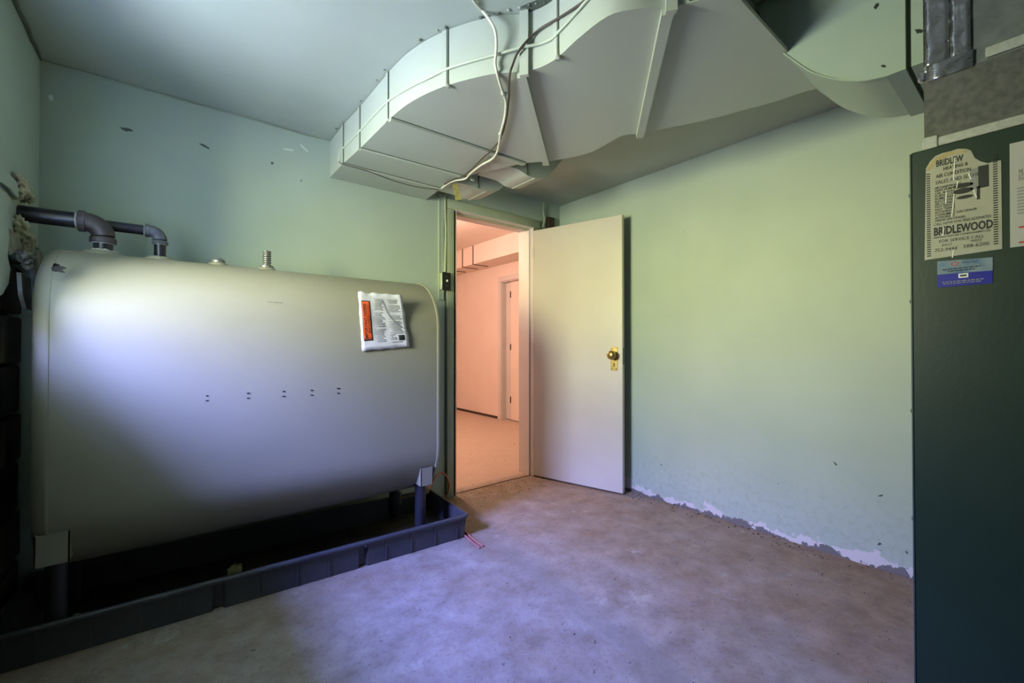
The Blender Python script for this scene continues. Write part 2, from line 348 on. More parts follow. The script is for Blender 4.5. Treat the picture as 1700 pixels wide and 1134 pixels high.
# ragged plaster lip where the skin has broken away
def ragged(name, pts, thick, mtl, parent):
    bm = bmesh.new(); prism(bm, pts, thick); return done(bm, name, mtl, parent)
pts = []
for k in range(13):
    y = -0.56*k/12; pts.append((LX+0.001, y, JZ+0.02-abs(random.uniform(0.0, 0.05))-(0.10 if k < 3 else 0)))
ragged('plaster_edge', pts + [(LX+0.001, -0.56, JZ+0.06), (LX+0.001, 0, JZ+0.06)], (0.012, 0, 0), M['plaster'], wl)
def flap(name, px, x, thick, mtl): ragged(name, [onX(a_, c_, x) for a_, c_ in px], (thick, 0, 0), mtl, wl)
flap('plaster_flap', [(-30, 262), (0, 281), (14, 291), (24, 303), (28, 318), (27, 328), (20, 322), (12, 312), (0, 303), (-30, 292)], LX+0.012, 0.006, M['paint'])
flap('plaster_flap', [(-30, 300), (0, 316), (9, 322), (11, 345), (9, 372), (11, 395), (8, 425), (13, 446), (10, 470), (0, 488), (-30, 505)], LX+0.010, 0.006, M['paint'])
flap('plaster_flap', [(27, 452), (44, 462), (45, 515), (36, 512), (30, 490)], LX+0.004, 0.012, M['plaster'])

win = empty('window_1', (LX-th+0.03, (WIN_Y0+WIN_Y1)/2, WIN_Z0), kind='structure')
bm = bmesh.new(); fx0, fx1 = LX-th+0.005, LX-th+0.055
bbox(bm, (fx0, WIN_Y0, WIN_Z0), (fx1, WIN_Y0+0.04, WIN_Z1)); bbox(bm, (fx0, WIN_Y1-0.04, WIN_Z0), (fx1, WIN_Y1, WIN_Z1))
bbox(bm, (fx0, WIN_Y0, WIN_Z0), (fx1, WIN_Y1, WIN_Z0+0.04)); bbox(bm, (fx0, WIN_Y0, WIN_Z1-0.04), (fx1, WIN_Y1, WIN_Z1))
done(bm, 'window_frame', M['jamb'], win)
box('window_pane', (fx0+0.02, WIN_Y0+0.04, WIN_Z0+0.04), (fx0+0.024, WIN_Y1-0.04, WIN_Z1-0.04), M['glass'], win)

# scuffs on the back wall
def blot(name, c, nrm, r, mtl, parent, n=11, jag=0.5, asp=1.0, ang=0.0, thick=0.0012):
    nrm = Vector(nrm).normalized(); u = nrm.cross(Vector((0, 0, 1))).normalized(); v = u.cross(nrm)
    pts = []
    for k in range(n):
        a = 2*math.pi*k/n; rr = r*(1-jag*random.random()); x = rr*math.cos(a); y = rr*math.sin(a)*asp
        pts.append(Vector(c)+u*(x*math.cos(ang)-y*math.sin(ang))+v*(x*math.sin(ang)+y*math.cos(ang)))
    bm = bmesh.new(); prism(bm, pts, nrm*thick); return done(bm, name, mtl, parent)
for px, py, r, a, an in ((209, 215, 0.028, 0.35, 0.0), (340, 243, 0.030, 0.22, -0.35), (452, 271, 0.010, 1, 0), (85, 163, 0.012, 1.4, 0), (500, 300, 0.006, 1, 0)):
    blot('scuff_mark', onY(px, py, -0.0005), (0, -1, 0), r, M['mark'] if px != 85 else M['scratch'], wall_back, asp=a, ang=-an)
for p, q in (((470, 247), (487, 250)), ((499, 240), (511, 252))):
    bm = bmesh.new(); bar(bm, onY(*p, -0.0004), onY(*q, -0.0004), 0.006, 0.001, (0, -1, 0)); done(bm, 'scratch_mark', M['scratch'], wall_back)
for px, py, r in ((1040, 596, 0.006), (1387, 770, 0.014), (1462, 823, 0.012), (1292, 803, 0.006), (1098, 772, 0.008), (1135, 385, 0.005), (1460, 903, 0.012), (1505, 917, 0.010)):
    blot('scuff_mark', onX(px, py, -0.0005), (-1, 0, 0), r, M['mark'], wall_right, asp=0.45, ang=random.uniform(-1, 1))

# hall beyond the door
struct(box('ceiling_hall', (HX0-0.1, WT, HH), (HX1+1.4, HY1+0.1, HH+0.1), M['hall']))
struct(box('wall_hall_back', (HX0-0.1, HY1, 0), (HX1+0.4, HY1+0.1, HH), M['hall']))
struct(box('wall_hall_left', (HX0-0.1, WT, 0), (HX0, HY1, HH), M['hall']))
D2Y0, D2Y1, D2T = 1.50, 2.30, 2.0
bm = bmesh.new(); bbox(bm, (HX1, D2Y1, 0), (HX1+0.1, HY1, HH)); bbox(bm, (HX1, WT, 0), (HX1+0.1, D2Y0, HH)); bbox(bm, (HX1, D2Y0, D2T), (HX1+0.1, D2Y1, HH))
struct(done(bm, 'wall_hall_right', M['hall']))
struct(box('wall_hall_near', (HX0, WT, 0), (DX0-0.16, WT+0.004, HH), M['hall']))
bs = empty('dark_gap_hall', (HX1, 2.4, 0), kind='structure')
box('gap_strip', (HX1-0.006, D2Y1+0.09, 0.0), (HX1, HY1, 0.035), M['wood'], bs)  # dark strip painted in for the shaded gap under the hall wall
struct(box('wall_sky_stop', (HX1+0.25, WT, 0), (HX1+0.35, HY1, HH), M['hall']))  # unseen wall added to block sky light leaking past the far door
# far doorway
tr2 = empty('trim_2', (HX1, D2Y1, 0), kind='structure')
box('casing', (HX1-0.018, D2Y1-0.01, 0), (HX1+0.002, D2Y1+0.06, D2T-0.01), M['jamb'], tr2, 0.003)
box('casing', (HX1-0.018, D2Y0-0.06, 0), (HX1+0.002, D2Y0+0.01, D2T-0.01), M['jamb'], tr2, 0.003)
box('head_casing', (HX1-0.018, D2Y0-0.06, D2T-0.01), (HX1+0.002, D2Y1+0.06, D2T+0.06), M['jamb'], tr2, 0.003)
box('jamb', (HX1, D2Y1-0.02, 0), (HX1+0.12, D2Y1, D2T), M['jamb'], tr2)
box('jamb', (HX1, D2Y0, 0), (HX1+0.12, D2Y0+0.02, D2T), M['jamb'], tr2)
box('head_jamb', (HX1, D2Y0, D2T-0.02), (HX1+0.12, D2Y1, D2T), M['jamb'], tr2)
d2 = empty('door_2', (HX1+0.06, D2Y1-0.02, 0), kind='structure')
box('slab', (HX1+0.05, D2Y0+0.024, 0.012), (HX1+0.085, D2Y1-0.16, D2T-0.024), M['hall'], d2)
box('slab', (HX1+0.07, D2Y1-0.152, 0.012), (HX1+0.105, D2Y1-0.024, D2T-0.024), M['jamb'], d2)
for zz in (0.25, 1.0, 1.75): box('hinge', (HX1+0.042, D2Y1-0.165, zz), (HX1+0.05, D2Y1-0.15, zz+0.09), M['rust'], d2)
# boxed duct along the hall wall
sd = empty('hall_duct', (0.75, 2.0, 2.235), 'boxed painted duct along the ceiling of the room beyond the doorway', 'duct')
SX, SZ = 0.745, 2.235
ys = [WT+0.02, 2.50, 2.78, HY1]
for a, c_ in zip(ys, ys[1:]): box('duct_section', (SX, a+0.002, SZ), (HX1, c_-0.002, HH), M['hall'], sd)
for yy in ys[1:-1]:
    box('cleat', (SX-0.008, yy-0.006, SZ-0.006), (SX, yy+0.006, HH), M['wood'], sd)
    box('cleat', (SX, yy-0.006, SZ-0.008), (HX1-0.09, yy+0.006, SZ), M['wood'], sd)
box('cleat', (SX, 3.12, SZ-0.008), (HX1-0.09, 3.132, SZ), M['wood'], sd)

# door frame (trim_1)
tr1 = empty('trim_1', (DX0, 0, 0), kind='structure')
CW = 0.072
def casing(name, p, q, mtl=M['trim']): box(name, p, q, mtl, tr1, 0.004, 2)
casing('casing', (DX0-CW, -0.022, 0), (DX0-0.004, 0.0, DTOP+0.002))
casing('casing', (DX1+0.004, -0.022, 0), (DX1+CW, 0.0, DTOP+0.002))
casing('head_casing', (DX0-CW, -0.024, DTOP+0.004), (DX1+CW, 0.0, DTOP+CW))
box('jamb', (DX0-0.02, -0.022, 0), (DX0, WT+0.005, DTOP+0.02), M['jamb'], tr1)
box('jamb', (DX1, -0.022, 0), (DX1+0.02, WT+0.005, DTOP+0.02), M['jamb'], tr1)
box('head_jamb', (DX0, -0.022, DTOP), (DX1, WT+0.005, DTOP+0.02), M['jamb'], tr1)
box('door_stop', (DX0, 0.02, 0), (DX0+0.011, 0.055, DTOP), M['trim'], tr1)
box('door_stop', (DX1-0.011, 0.02, 0), (DX1, 0.055, DTOP), M['jamb'], tr1)
box('head_stop', (DX0+0.011, 0.02, DTOP-0.011), (DX1-0.011, 0.055, DTOP), M['trim'], tr1)
box('strike_plate', (DX0-0.0005, -0.01, 0.93), (DX0+0.0015, 0.014, 1.0), M['brass'], tr1)
tubeobj('threshold_crack', [(DX0, 0.016, 0.0), (-0.8, 0.012, 0.001), (-0.55, 0.02, 0.0005), (DX1, 0.014, 0.0)], 0.0035, M['wood'], tr1, 6, 3)

# ------------------------------------------------------------------ door leaf
hinge = Vector((DX1-0.004, -0.030, 0)); free = onZ(1034, 820, 0.012); dv = Vector((free.x-hinge.x, free.y-hinge.y, 0)); DLEN = dv.length
door = empty('door_1', hinge, kind='structure')
ang = math.atan2(dv.y, dv.x)
def dl(x, y, z): return (x, y, z)
def local(o): o.matrix_parent_inverse = Matrix(); return o
local(box('slab', (0, 0, 0.012), (DLEN, 0.036, 2.005), M['cream'], door, 0.002))
FACE = 0.0                                                 # visible face is local y = 0 side (facing -X)
kx = DLEN-0.062
local(box('knob_plate', (kx-0.026, -0.003, 0.885), (kx+0.026, 0.0, 1.055), M['brass'], door, 0.0012))
pk = None
bm = bmesh.new(); lathe(bm, [(0.014, 0), (0.012, 0.012), (0.010, 0.022), (0.020, 0.028), (0.030, 0.040), (0.0325, 0.052), (0.029, 0.063), (0.018, 0.070), (0, 0.072)], (kx, -0.003, 0.998), (0, -1, 0), 28)
local(done(bm, 'knob', M['brass'], door, angle=40))
bm = bmesh.new(); lathe(bm, [(0.014, 0), (0.012, 0.012), (0.010, 0.018), (0.024, 0.026), (0.028, 0.036), (0.02, 0.05), (0, 0.052)], (kx, 0.036, 0.998), (0, 1, 0), 24)
local(done(bm, 'knob', M['brass'], door, angle=40))
local(box('keyhole', (kx-0.004, -0.0036, 0.915), (kx+0.004, -0.0028, 0.94), M['ink'], door))
for sx in (-0.017, 0.017):
    for zz in (0.897, 1.043):
        bm = bmesh.new(); lathe(bm, [(0.004, 0), (0.004, 0.001), (0, 0.0012)], (kx+sx, -0.003, zz), (0, -1, 0), 8); local(done(bm, 'screw', M['ink'], door))
local(box('latch_plate', (DLEN, 0.008, 0.93), (DLEN+0.0015, 0.028, 1.05), M['galv'], door))
for zz in (0.22, 1.0, 1.78): local(box('hinge', (-0.006, -0.004, zz), (0.006, 0.004, zz+0.09), M['cream'], door))
door.rotation_euler = (0, 0, ang)

# ------------------------------------------------------------------ hall lamp (hangs from the hall ceiling, out of the frame)
LAMP = Vector((-0.83, 1.55, 2.30))
lamp = empty('pendant_bulb', (LAMP.x, LAMP.y, HH), 'bare warm bulb hanging from the ceiling of the room beyond', 'lamp')
latheobj('ceiling_rose', [(0.05, 0), (0.045, 0.02), (0.012, 0.03), (0.012, 0.09), (0.02, 0.10), (0.02, 0.14)], (LAMP.x, LAMP.y, HH), (0, 0, -1), M['white'], lamp)
latheobj('bulb', [(0.014, 0.0), (0.016, 0.02), (0.03, 0.05), (0.034, 0.075), (0.024, 0.1), (0, 0.108)], (LAMP.x, LAMP.y, HH-0.14), (0, 0, -1), M['bulb'], lamp)
ld = bpy.data.lights.new('bulb_light', 'POINT'); ld.energy = 84; ld.color = (1.0, 0.66, 0.53); ld.shadow_soft_size = 0.05
lo = bpy.data.objects.new('bulb_light', ld); COL.objects.link(lo); lo.location = (LAMP.x, LAMP.y, HH-0.31)

# ------------------------------------------------------------------ oil tank
TR, TYC, TZ0, TZ1 = 0.27, -0.305, 0.244, 1.431
TX0, TX1 = -3.022, -1.497
tank = empty('oil_tank', ((TX0+TX1)/2, TYC, 0.0), 'large cream steel heating oil tank on legs along the back wall', 'oil tank')
def obround(r, dz=0.0, n=14):
    """points (y,z) of the obround shrunk by dz"""
    rr = r-dz; zc1 = TZ1-r; zc0 = TZ0+r; out = []
    for k in range(n+1): a = math.pi*k/n; out.append((TYC+rr*math.cos(a), zc1+rr*math.sin(a)))
    for k in range(n+1): a = math.pi+math.pi*k/n; out.append((TYC+rr*math.cos(a), zc0+rr*math.sin(a)))
    return out
def tank_mesh(stations):
    bm = bmesh.new(); rings = []
    for x, dz in stations: rings.append([bm.verts.new((x, y, z)) for y, z in obround(TR, dz)])
    for a, b_ in zip(rings, rings[1:]):
        n = len(a)
        for k in range(n): bm.faces.new((a[k], a[(k+1) % n], b_[(k+1) % n], b_[k]))
    bm.faces.new(rings[0][::-1]); bm.faces.new(rings[-1]); return bm
st = [(TX0, 0.10), (TX0+0.004, 0.055), (TX0+0.014, 0.024), (TX0+0.028, 0.008), (TX0+0.045, 0.0005), (TX0+0.05, 0.0), (TX1-0.012, 0.0)]
done(tank_mesh(st), 'shell', M['tank'], tank, angle=25)
done(tank_mesh([(TX0+0.046, 0.002), (TX0+0.047, -0.0022), (TX0+0.053, -0.0022), (TX0+0.054, 0.002)]), 'weld_seam', M['tank'], tank)
done(tank_mesh([(TX1-0.014, 0.004), (TX1-0.013, -0.005), (TX1-0.004, -0.006), (TX1, -0.003), (TX1, 0.006), (TX1-0.004, 0.03)]), 'end_rim', M['tank'], tank)
YF = TYC-TR
# leg brackets and legs
def bracket(px0, px1, py0, py1):
    a = onY(px0, py0, YF+0.014); c_ = onY(px1, py1, YF+0.014)
    return a.x, c_.x, c_.z, a.z
b0 = bracket(64, 108, 890, 934); b1 = bracket(700, 718, 778, 804)
for (x0, x1, z0, z1) in (b0, b1):
    xm = (x0+x1)/2
    for fy, sgn in ((YF, -1), (TYC+TR, 1)):
        bm = bmesh.new()
        y0, y1 = (fy+0.014, fy+0.11) if sgn < 0 else (fy-0.11, fy-0.035)
        hw = 0.036 if x0 > -2 else 0.042
        yo = y0 if sgn < 0 else y1
        prism(bm, [(xm-hw, yo, z0), (xm+hw, yo, z0), (xm+hw, yo, z1), (xm-hw, yo, z1)], (0, 0.004*(-sgn), 0))
        for sx in (-1, 1):
            prism(bm, [(xm+sx*hw, yo, z0), (xm+sx*hw, yo, z1), (xm+sx*hw, yo-sgn*0.05, z1), (xm+sx*hw, yo-sgn*0.085, z0)], (-sx*0.004, 0, 0))
        done(bm, 'leg_bracket', M['tank'], tank)
        yl = y0+0.080 if sgn < 0 else y1-0.058
        latheobj('leg', [(0.030, 0.0), (0.030, z0+0.03)], (xm, yl, 0.012), (0, 0, 1), M['leg'], tank, 20)
        box('foot_plate', (xm-0.06, yl-0.045, 0.007), (xm+0.06, yl+0.045, 0.012), M['leg'], tank)
# top fittings
def topx(px): return onY(px, 425, TYC).x
XP, XV, XG, XL = topx(171), topx(265), topx(443), topx(362)
for xx, r in ((XP, 0.055), (XV, 0.045), (XL, 0.036), (XG, 0.036)):
    latheobj('bung', [(r+0.012, -0.006), (r+0.006, 0.004), (r*0.95, 0.012), (r*0.8, 0.014)], (xx, TYC, TZ1-0.004), (0, 0, 1), M['tank'], tank)
latheobj('plug', [(0.026, 0), (0.028, 0.012), (0.020, 0.020), (0.008, 0.024), (0, 0.024)], (XL, TYC, TZ1+0.008), (0, 0, 1), M['zinc'], tank)
prof = [(0.030, 0), (0.030, 0.012), (0.014, 0.014)]
hgt = 0.014
for k in range(7): prof += [(0.012, hgt), (0.019, hgt+0.003), (0.019, hgt+0.006), (0.012, hgt+0.009)]; hgt += 0.0105
prof += [(0, hgt)]
latheobj('float_gauge', prof, (XG, TYC, TZ1+0.006), (0, 0, 1), M['zinc'], tank)
# stamped pairs of slots on the front and a rust chip
for px, py in ((344, 657), (412, 653), (471, 650), (518, 648), (562, 645)):
    for dy in (0, 8): blot('stamped_slot', onY(px, py+dy, YF-0.0004), (0, -1, 0), 0.0085 if px > 400 else 0.006, M['ink'], tank, n=8, jag=0.35, asp=0.4)
blot('rust_chip', onY(96, 447, YF-0.0004), (0, -1, 0), 0.026, M['rust'], tank, n=13, jag=0.75, asp=0.7, ang=0.3)
blot('rust_chip', onY(93, 440, YF-0.0004), (0, -1, 0), 0.012, M['rust'], tank, n=9, jag=0.6, asp=0.6)
bm = bmesh.new(); bar(bm, onY(444, 501, YF-0.0004), onY(470, 503, YF-0.0004), 0.0018, 0.001, (0, -1, 0)); done(bm, 'scratch', M['mark'], tank)

# ------------------------------------------------------------------ fill and vent pipes
def elbow_pipe(name, xv, r, zh, label, cx, emat, y=TYC):
    p = empty(name, (xv, y, TZ1), label, 'pipe')
    tubeobj('riser', [(xv, y, TZ1+0.006), (xv, y, zh-r*1.9)], r, M['black'], p, 20, 0)
    tubeobj('run', [(LX-0.10, y, zh), (xv-r*2.0, y, zh)], r, M['black'], p, 20, 0)
    R = r*1.7; c0 = Vector((xv-R, y, zh-R)); arc = [c0+Vector((R*math.cos(a), 0, R*math.sin(a))) for a in [math.pi/2*k/8 for k in range(9)]]
    tubeobj('elbow', arc, r*1.22, emat, p, 20, 0)
    latheobj('elbow_collar', [(r*1.22, -r*0.9), (r*1.36, -r*0.85), (r*1.36, -r*0.25), (r*1.22, -r*0.2)], (xv, y, zh-R), (0, 0, 1), emat, p)
    latheobj('elbow_collar', [(r*1.22, -r*0.7), (r*1.36, -r*0.6), (r*1.36, 0.0), (r*1.22, r*0.05)], (xv-R, y, zh), (1, 0, 0), emat, p)
    lump('pipe_dope', (xv, y, TZ1+0.006), r*1.5, M['putty'], p, seed=int(xv*100) % 17, amp=0.25, freq=18, squash=(1, 1, 0.35))
    lump('pipe_dope', (xv-R-r*0.8, y, zh), r*1.14, M['putty'], p, seed=int(xv*70) % 13, amp=0.18, freq=18, squash=(0.22, 1, 1))
    lump('pipe_dope', (xv, y, zh-R-r*0.9), r*1.14, M['putty'], p, seed=int(xv*50) % 13, amp=0.2, freq=18, squash=(1, 1, 0.22))
    return p
elbow_pipe('fill_pipe', XP, 0.030, 1.552, 'thick black fill pipe with rusty elbow rising from the oil tank', 0, M['iron'], TYC)
vp = elbow_pipe('vent_pipe', XV, 0.021, 1.563, 'thinner black vent pipe with grey elbow next to the thick fill pipe', 0, M['greyiron'], TYC+0.075)
latheobj('hex_bushing', [(0.034, 0), (0.034, 0.022), (0.026, 0.026)], (XV, TYC+0.075, TZ1+0.0), (0, 0, 1), M['black'], vp, 6)
# spray foam where the pipes pass the wall
fo = empty('spray_foam', (LX, TYC, 1.55), 'yellowish spray foam packed around pipes in the broken left wall', 'foam')
foam_spots = ((0.03, 0.070, 0.022), (0.0, 0.085, 0.026), (-0.03, 0.090, 0.028), (-0.06, 0.080, 0.026), (-0.085, 0.10, 0.022), (-0.075, 0.055, 0.020), (-0.05, -0.050, 0.024), (-0.03, -0.075, 0.028), (0.0, -0.090, 0.030), (0.03, -0.105, 0.030), (0.055, -0.12, 0.026), (0.02, -0.135, 0.028), (0.045, -0.155, 0.024), (0.065, -0.175, 0.018), (0.075, -0.09, 0.020))
for k, (dy, dz, r) in enumerate(foam_spots):
    lump('foam_blob', (LX+0.012, TYC+dy, 1.552+dz), r, M['foam'], fo, seed=k+2, amp=0.8, freq=16, squash=(0.8, 1, 1))

# ------------------------------------------------------------------ document pouch on the tank
pc = [onY(594, 485, YF-0.004), onY(666, 490, YF-0.004), onY(679, 576, YF-0.004), onY(601, 583, YF-0.004)]
pouch = empty('document_pouch', (pc[3].x, YF, pc[3].z), 'crinkled clear pouch of printed papers with orange label taped on the tank', 'document')
from mathutils import noise
def quadpt(u, v, dy=0.0): 
    p = (pc[0]*(1-u)+pc[1]*u)*(1-v)+(pc[3]*(1-u)+pc[2]*u)*v
    return p+Vector((0, dy, 0))
def wob(u, v): return -0.004*(1+noise.noise(Vector((u*4, v*5, 3.1)))) - 0.006*max(0, u-0.85)*6*(0.6+0.4*math.sin(v*9))
def sheet(name, u0, u1, v0, v1, dy, mtl, n=14, thick=0.003, edge=0.012):
    bm = bmesh.new(); g = []
    for i in range(n+1):
        row = []
        for j in range(n+1):
            u = u0+(u1-u0)*i/n; v = v0+(v1-v0)*j/n
            e = edge*noise.noise(Vector((u*7, v*7, 9))) if i in (0, n) or j in (0, n) else 0
            row.append(bm.verts.new(quadpt(u+e, v+e, wob(u, v)+dy)))
        g.append(row)
    for i in range(n):
        for j in range(n): bm.faces.new((g[i][j], g[i+1][j], g[i+1][j+1], g[i][j+1]))
    r = bmesh.ops.extrude_face_region(bm, geom=list(bm.faces)); 
    for v in [e for e in r['geom'] if isinstance(e, bmesh.types.BMVert)]: v.co.y += thick
    return done(bm, name, mtl, pouch, smooth=True)
sheet('pouch', 0, 1, 0, 1, 0.0, M['plastic'], edge=0.03)
sheet('orange_label', 0.05, 0.235, 0.14, 0.83, -0.0012, M['ink'], thick=0.0008, edge=0)
sheet('orange_label', 0.064, 0.22, 0.155, 0.815, -0.0022, M['orange'], thick=0.0008, edge=0)
for k in range(30):
    v = 0.10+0.78*k/29
    for u0, u1 in ((0.29, 0.55), (0.60, 0.93)):
        if u0 > 0.5 and 0.74 < v < 0.88: u1 = 0.75
        if random.random() < 0.12: continue
        sheet('print_line', u0+random.uniform(0, 0.03), u1-random.uniform(0, 0.09), v, v+0.010, -0.0010, M['inkgrey'], 3, 0.0004, 0)
sheet('logo_patch', 0.79, 0.92, 0.76, 0.86, -0.0012, M['ink'], 3, 0.0005, 0)
bm = bmesh.new(); tube(bm, smooth_path([quadpt(0.5, 0.12, wob(0.5, 0.12)-0.002), quadpt(0.6, 0.35, wob(0.6, 0.35)-0.002), quadpt(0.75, 0.52, wob(0.75, 0.52)-0.002), quadpt(0.93, 0.64, wob(0.93, 0.64)-0.002)], 5), 0.0012, 6); done(bm, 'pouch_crease', M['inkgrey'], pouch)

# text helper: flat lettering as a thin mesh placed by origin, right and up vectors
def text(name, s, o, right, up, size, mtl, parent, align='LEFT', width=None, bold=0.0, depth=0.0003):
    cu = bpy.data.curves.new('t', 'FONT'); cu.body = s; cu.size = 1.0; cu.align_x = align; cu.offset = bold; cu.resolution_u = 2
    to = bpy.data.objects.new('t', cu); COL.objects.link(to); bpy.context.view_layer.update()
    dg = bpy.context.evaluated_depsgraph_get(); me = bpy.data.meshes.new_from_object(to.evaluated_get(dg))
    bpy.data.objects.remove(to); bpy.data.curves.remove(cu)
    right = Vector(right).normalized(); up = Vector(up).normalized(); n = right.cross(up)
    xs = [v.co.x for v in me.vertices]; sx = size
    if width and xs: sx = width/(max(xs)-min(xs))
    for v in me.vertices: v.co = Vector(o)+right*(v.co.x*sx)+up*(v.co.y*size)+n*(0.0006+v.co.z)
    me.materials.clear()
    return link(name, me, mtl, parent)
uv_up = (quadpt(0.1, 0.2)-quadpt(0.1, 0.8)).normalized(); uv_right = (quadpt(0.9, 0.5)-quadpt(0.1, 0.5)).normalized()
L = (quadpt(0.1, 0.18)-quadpt(0.1, 0.80)).length
text('lettering', 'IMPORTANT PAPERS', quadpt(0.128, 0.80, -0.0135), uv_up, -uv_right, 0.021, M['ink'], pouch, width=L*0.97, bold=0.025)
text('lettering', 'ENCLOSED', quadpt(0.205, 0.70, -0.0135), uv_up, -uv_right, 0.021, M['ink'], pouch, width=L*0.48, bold=0.025)

# ------------------------------------------------------------------ drip tray
A = Vector((-1.345, -0.642, 0)); B = Vector((-3.122, -0.551, 0)); ud = (B-A).normalized(); vd = Vector((-ud.y, ud.x, 0)) * (-1)
if vd.y < 0: vd = -vd
TL = (B-A).length; TD = 0.52; TH = 0.132
tray = empty('drip_tray', A, 'long grey plastic drip tray on the floor under the oil tank', 'tray')
def tp(a, b_, z): return A+ud*a+vd*b_+Vector((0, 0, z))
bm = bmesh.new()
outl = [(0.012, 0.012)]
a = 0.012
for na in (0.575, 1.150):
    outl += [(na-0.022, 0.012), (na-0.012, 0.034), (na+0.012, 0.034), (na+0.022, 0.012)]
outl += [(TL-0.012, 0.012), (TL-0.012, TD-0.012), (0.012, TD-0.012)]
lo_ = [bm.verts.new(tp(x+(0.012 if x < 0.1 else (-0.012 if x > TL-0.1 else 0)), y+(0.006 if y < 0.1 else -0.006), 0.001)) for x, y in outl]
hi_ = [bm.verts.new(tp(x, y if y > 0.02 or True else y, TH-0.012)) for x, y in outl]
n = len(outl)
for k in range(n): bm.faces.new((lo_[k], lo_[(k+1) % n], hi_[(k+1) % n], hi_[k]))
inl = [(0.018, 0.038), (TL-0.018, 0.038), (TL-0.018, TD-0.018), (0.018, TD-0.018)]
il = [bm.verts.new(tp(x, y, 0.006)) for x, y in inl]; ih = [bm.verts.new(tp(x, y, TH-0.012)) for x, y in inl]
for k in range(4): bm.faces.new((il[k], ih[k], ih[(k+1) % 4], il[(k+1) % 4]))
done(bm, 'wall', M['tray'], tray)
bm = bmesh.new(); prism(bm, [tp(x, y, 0.001) for x, y in inl], (0, 0, 0.005)); done(bm, 'floor_pan', M['trayin'], tray)
# rolled rim
def rim_ring(off, z):
    r = 0.028+off; pts = []
    for cx, cy, a0 in ((0.0+0.028, 0.0+0.028, math.pi), (TL-0.028, 0.028, 1.5*math.pi), (TL-0.028, TD-0.028, 0), (0.028, TD-0.028, 0.5*math.pi)):
        for k in range(6): a_ = a0+math.pi/2*k/5; pts.append(tp(cx+r*math.cos(a_), cy+r*math.sin(a_), z))
    return pts
bm = bmesh.new(); rings = [[bm.verts.new(p) for p in rim_ring(o2, z2)] for o2, z2 in ((0.002, TH-0.020), (0.006, TH-0.012), (0.004, TH-0.003), (-0.003, TH), (-0.011, TH-0.001), (-0.014, TH-0.014))]
for r0, r1 in zip(rings, rings[1:]+rings[:1]):
    n = len(r0)
    for k in range(n): bm.faces.new((r0[k], r0[(k+1) % n], r1[(k+1) % n], r1[k]))
done(bm, 'rim', M['tray'], tray, angle=60)
for k in range(13):
    x = 0.07+k*0.132
    if min(abs(x-0.575), abs(x-1.150)) < 0.05 or x > TL-0.03: continue
    bm = bmesh.new(); bar(bm, tp(x, 0.015, 0.006), tp(x, 0.0125, TH-0.018), 0.007, 0.004, -vd); done(bm, 'rib', M['tray'], tray)

# foam lumps lying in the tray
p = onZ(122, 985, 0.035)
lump('foam_lump', onY(122, 973, -0.42), 0.030, M['foam'], None, 5, 0.5, 10)
lump('foam_lump', onY(390, 906, -0.33), 0.028, M['foamdk'], None, 8, 0.5, 10)
objs = [o for o in COL.objects if o.name.startswith('foam_lump')]
for o, lb in zip(objs, ('pale lump of spray foam by the left leg of the oil tank', 'dull lump of spray foam under the middle of the oil tank')):
    tag(o, lb, 'foam')
    zmin = min(v.co.z for v in o.data.vertices)
    for v in o.data.vertices: v.co.z -= zmin-0.0065

# fuel valve and copper line
vx = onY(704, 818, -0.34); zv = vx.z
valve = empty('fuel_valve', (vx.x, -0.34, zv), 'brass fuel valve and filter stub hanging below the tank by the right leg', 'valve')
hx = onY(628+3, 822, -0.34)
latheobj('handle_stem', [(0.006, 0), (0.006, 0.12)], (vx.x-0.15, -0.34, zv), (1, 0, 0), M['brassdull'], valve, 12)
latheobj('t_handle', [(0.007, -0.035), (0.008, 0), (0.007, 0.035)], (vx.x-0.15, -0.34, zv), (0, 0, 1), M['brassdull'], valve, 12)
latheobj('body', [(0.014, -0.03), (0.02, -0.02), (0.02, 0.02), (0.014, 0.03), (0.012, TZ0-zv+0.02)], (vx.x-0.02, -0.34, zv), (0, 0, 1), M['brassdull'], valve, 12)
latheobj('outlet', [(0.012, 0), (0.014, 0.02), (0.010, 0.05)], (vx.x-0.02, -0.34, zv), (1, 0, 0), M['brassdull'], valve, 12)
c0 = Vector((vx.x+0.03, -0.34, zv))
cpt = [c0, c0+Vector((0.02, 0.05, 0.0)), onY(718, 803, -0.20), onY(724, 790, -0.16), onY(733, 785, -0.13), onY(741, 791, -0.11), onY(745, 803, -0.10), onY(744, 816, -0.09), onY(740, 826, -0.09)]
cl = tubeobj('copper_loop', cpt, 0.006, M['copper'], None, 8, 5); tag(cl, 'thin copper fuel line looping up beside the door casing', 'tube')
for k, (q, lb) in enumerate((([(770, 882), (776, 886), (788, 897), (802, 907)], 'upper of two pink tube ends on the floor by the tray corner'), ([(767, 886), (774, 891), (786, 902), (797, 910)], 'lower of two pink tube ends on the floor by the tray corner'))):
    o = tubeobj('pink_tube', [onZ(*p_, 0.006) for p_ in q], 0.0055, M['coppink'], None, 8, 5); tag(o, lb, 'tube', 'pink tube ends by the tray')

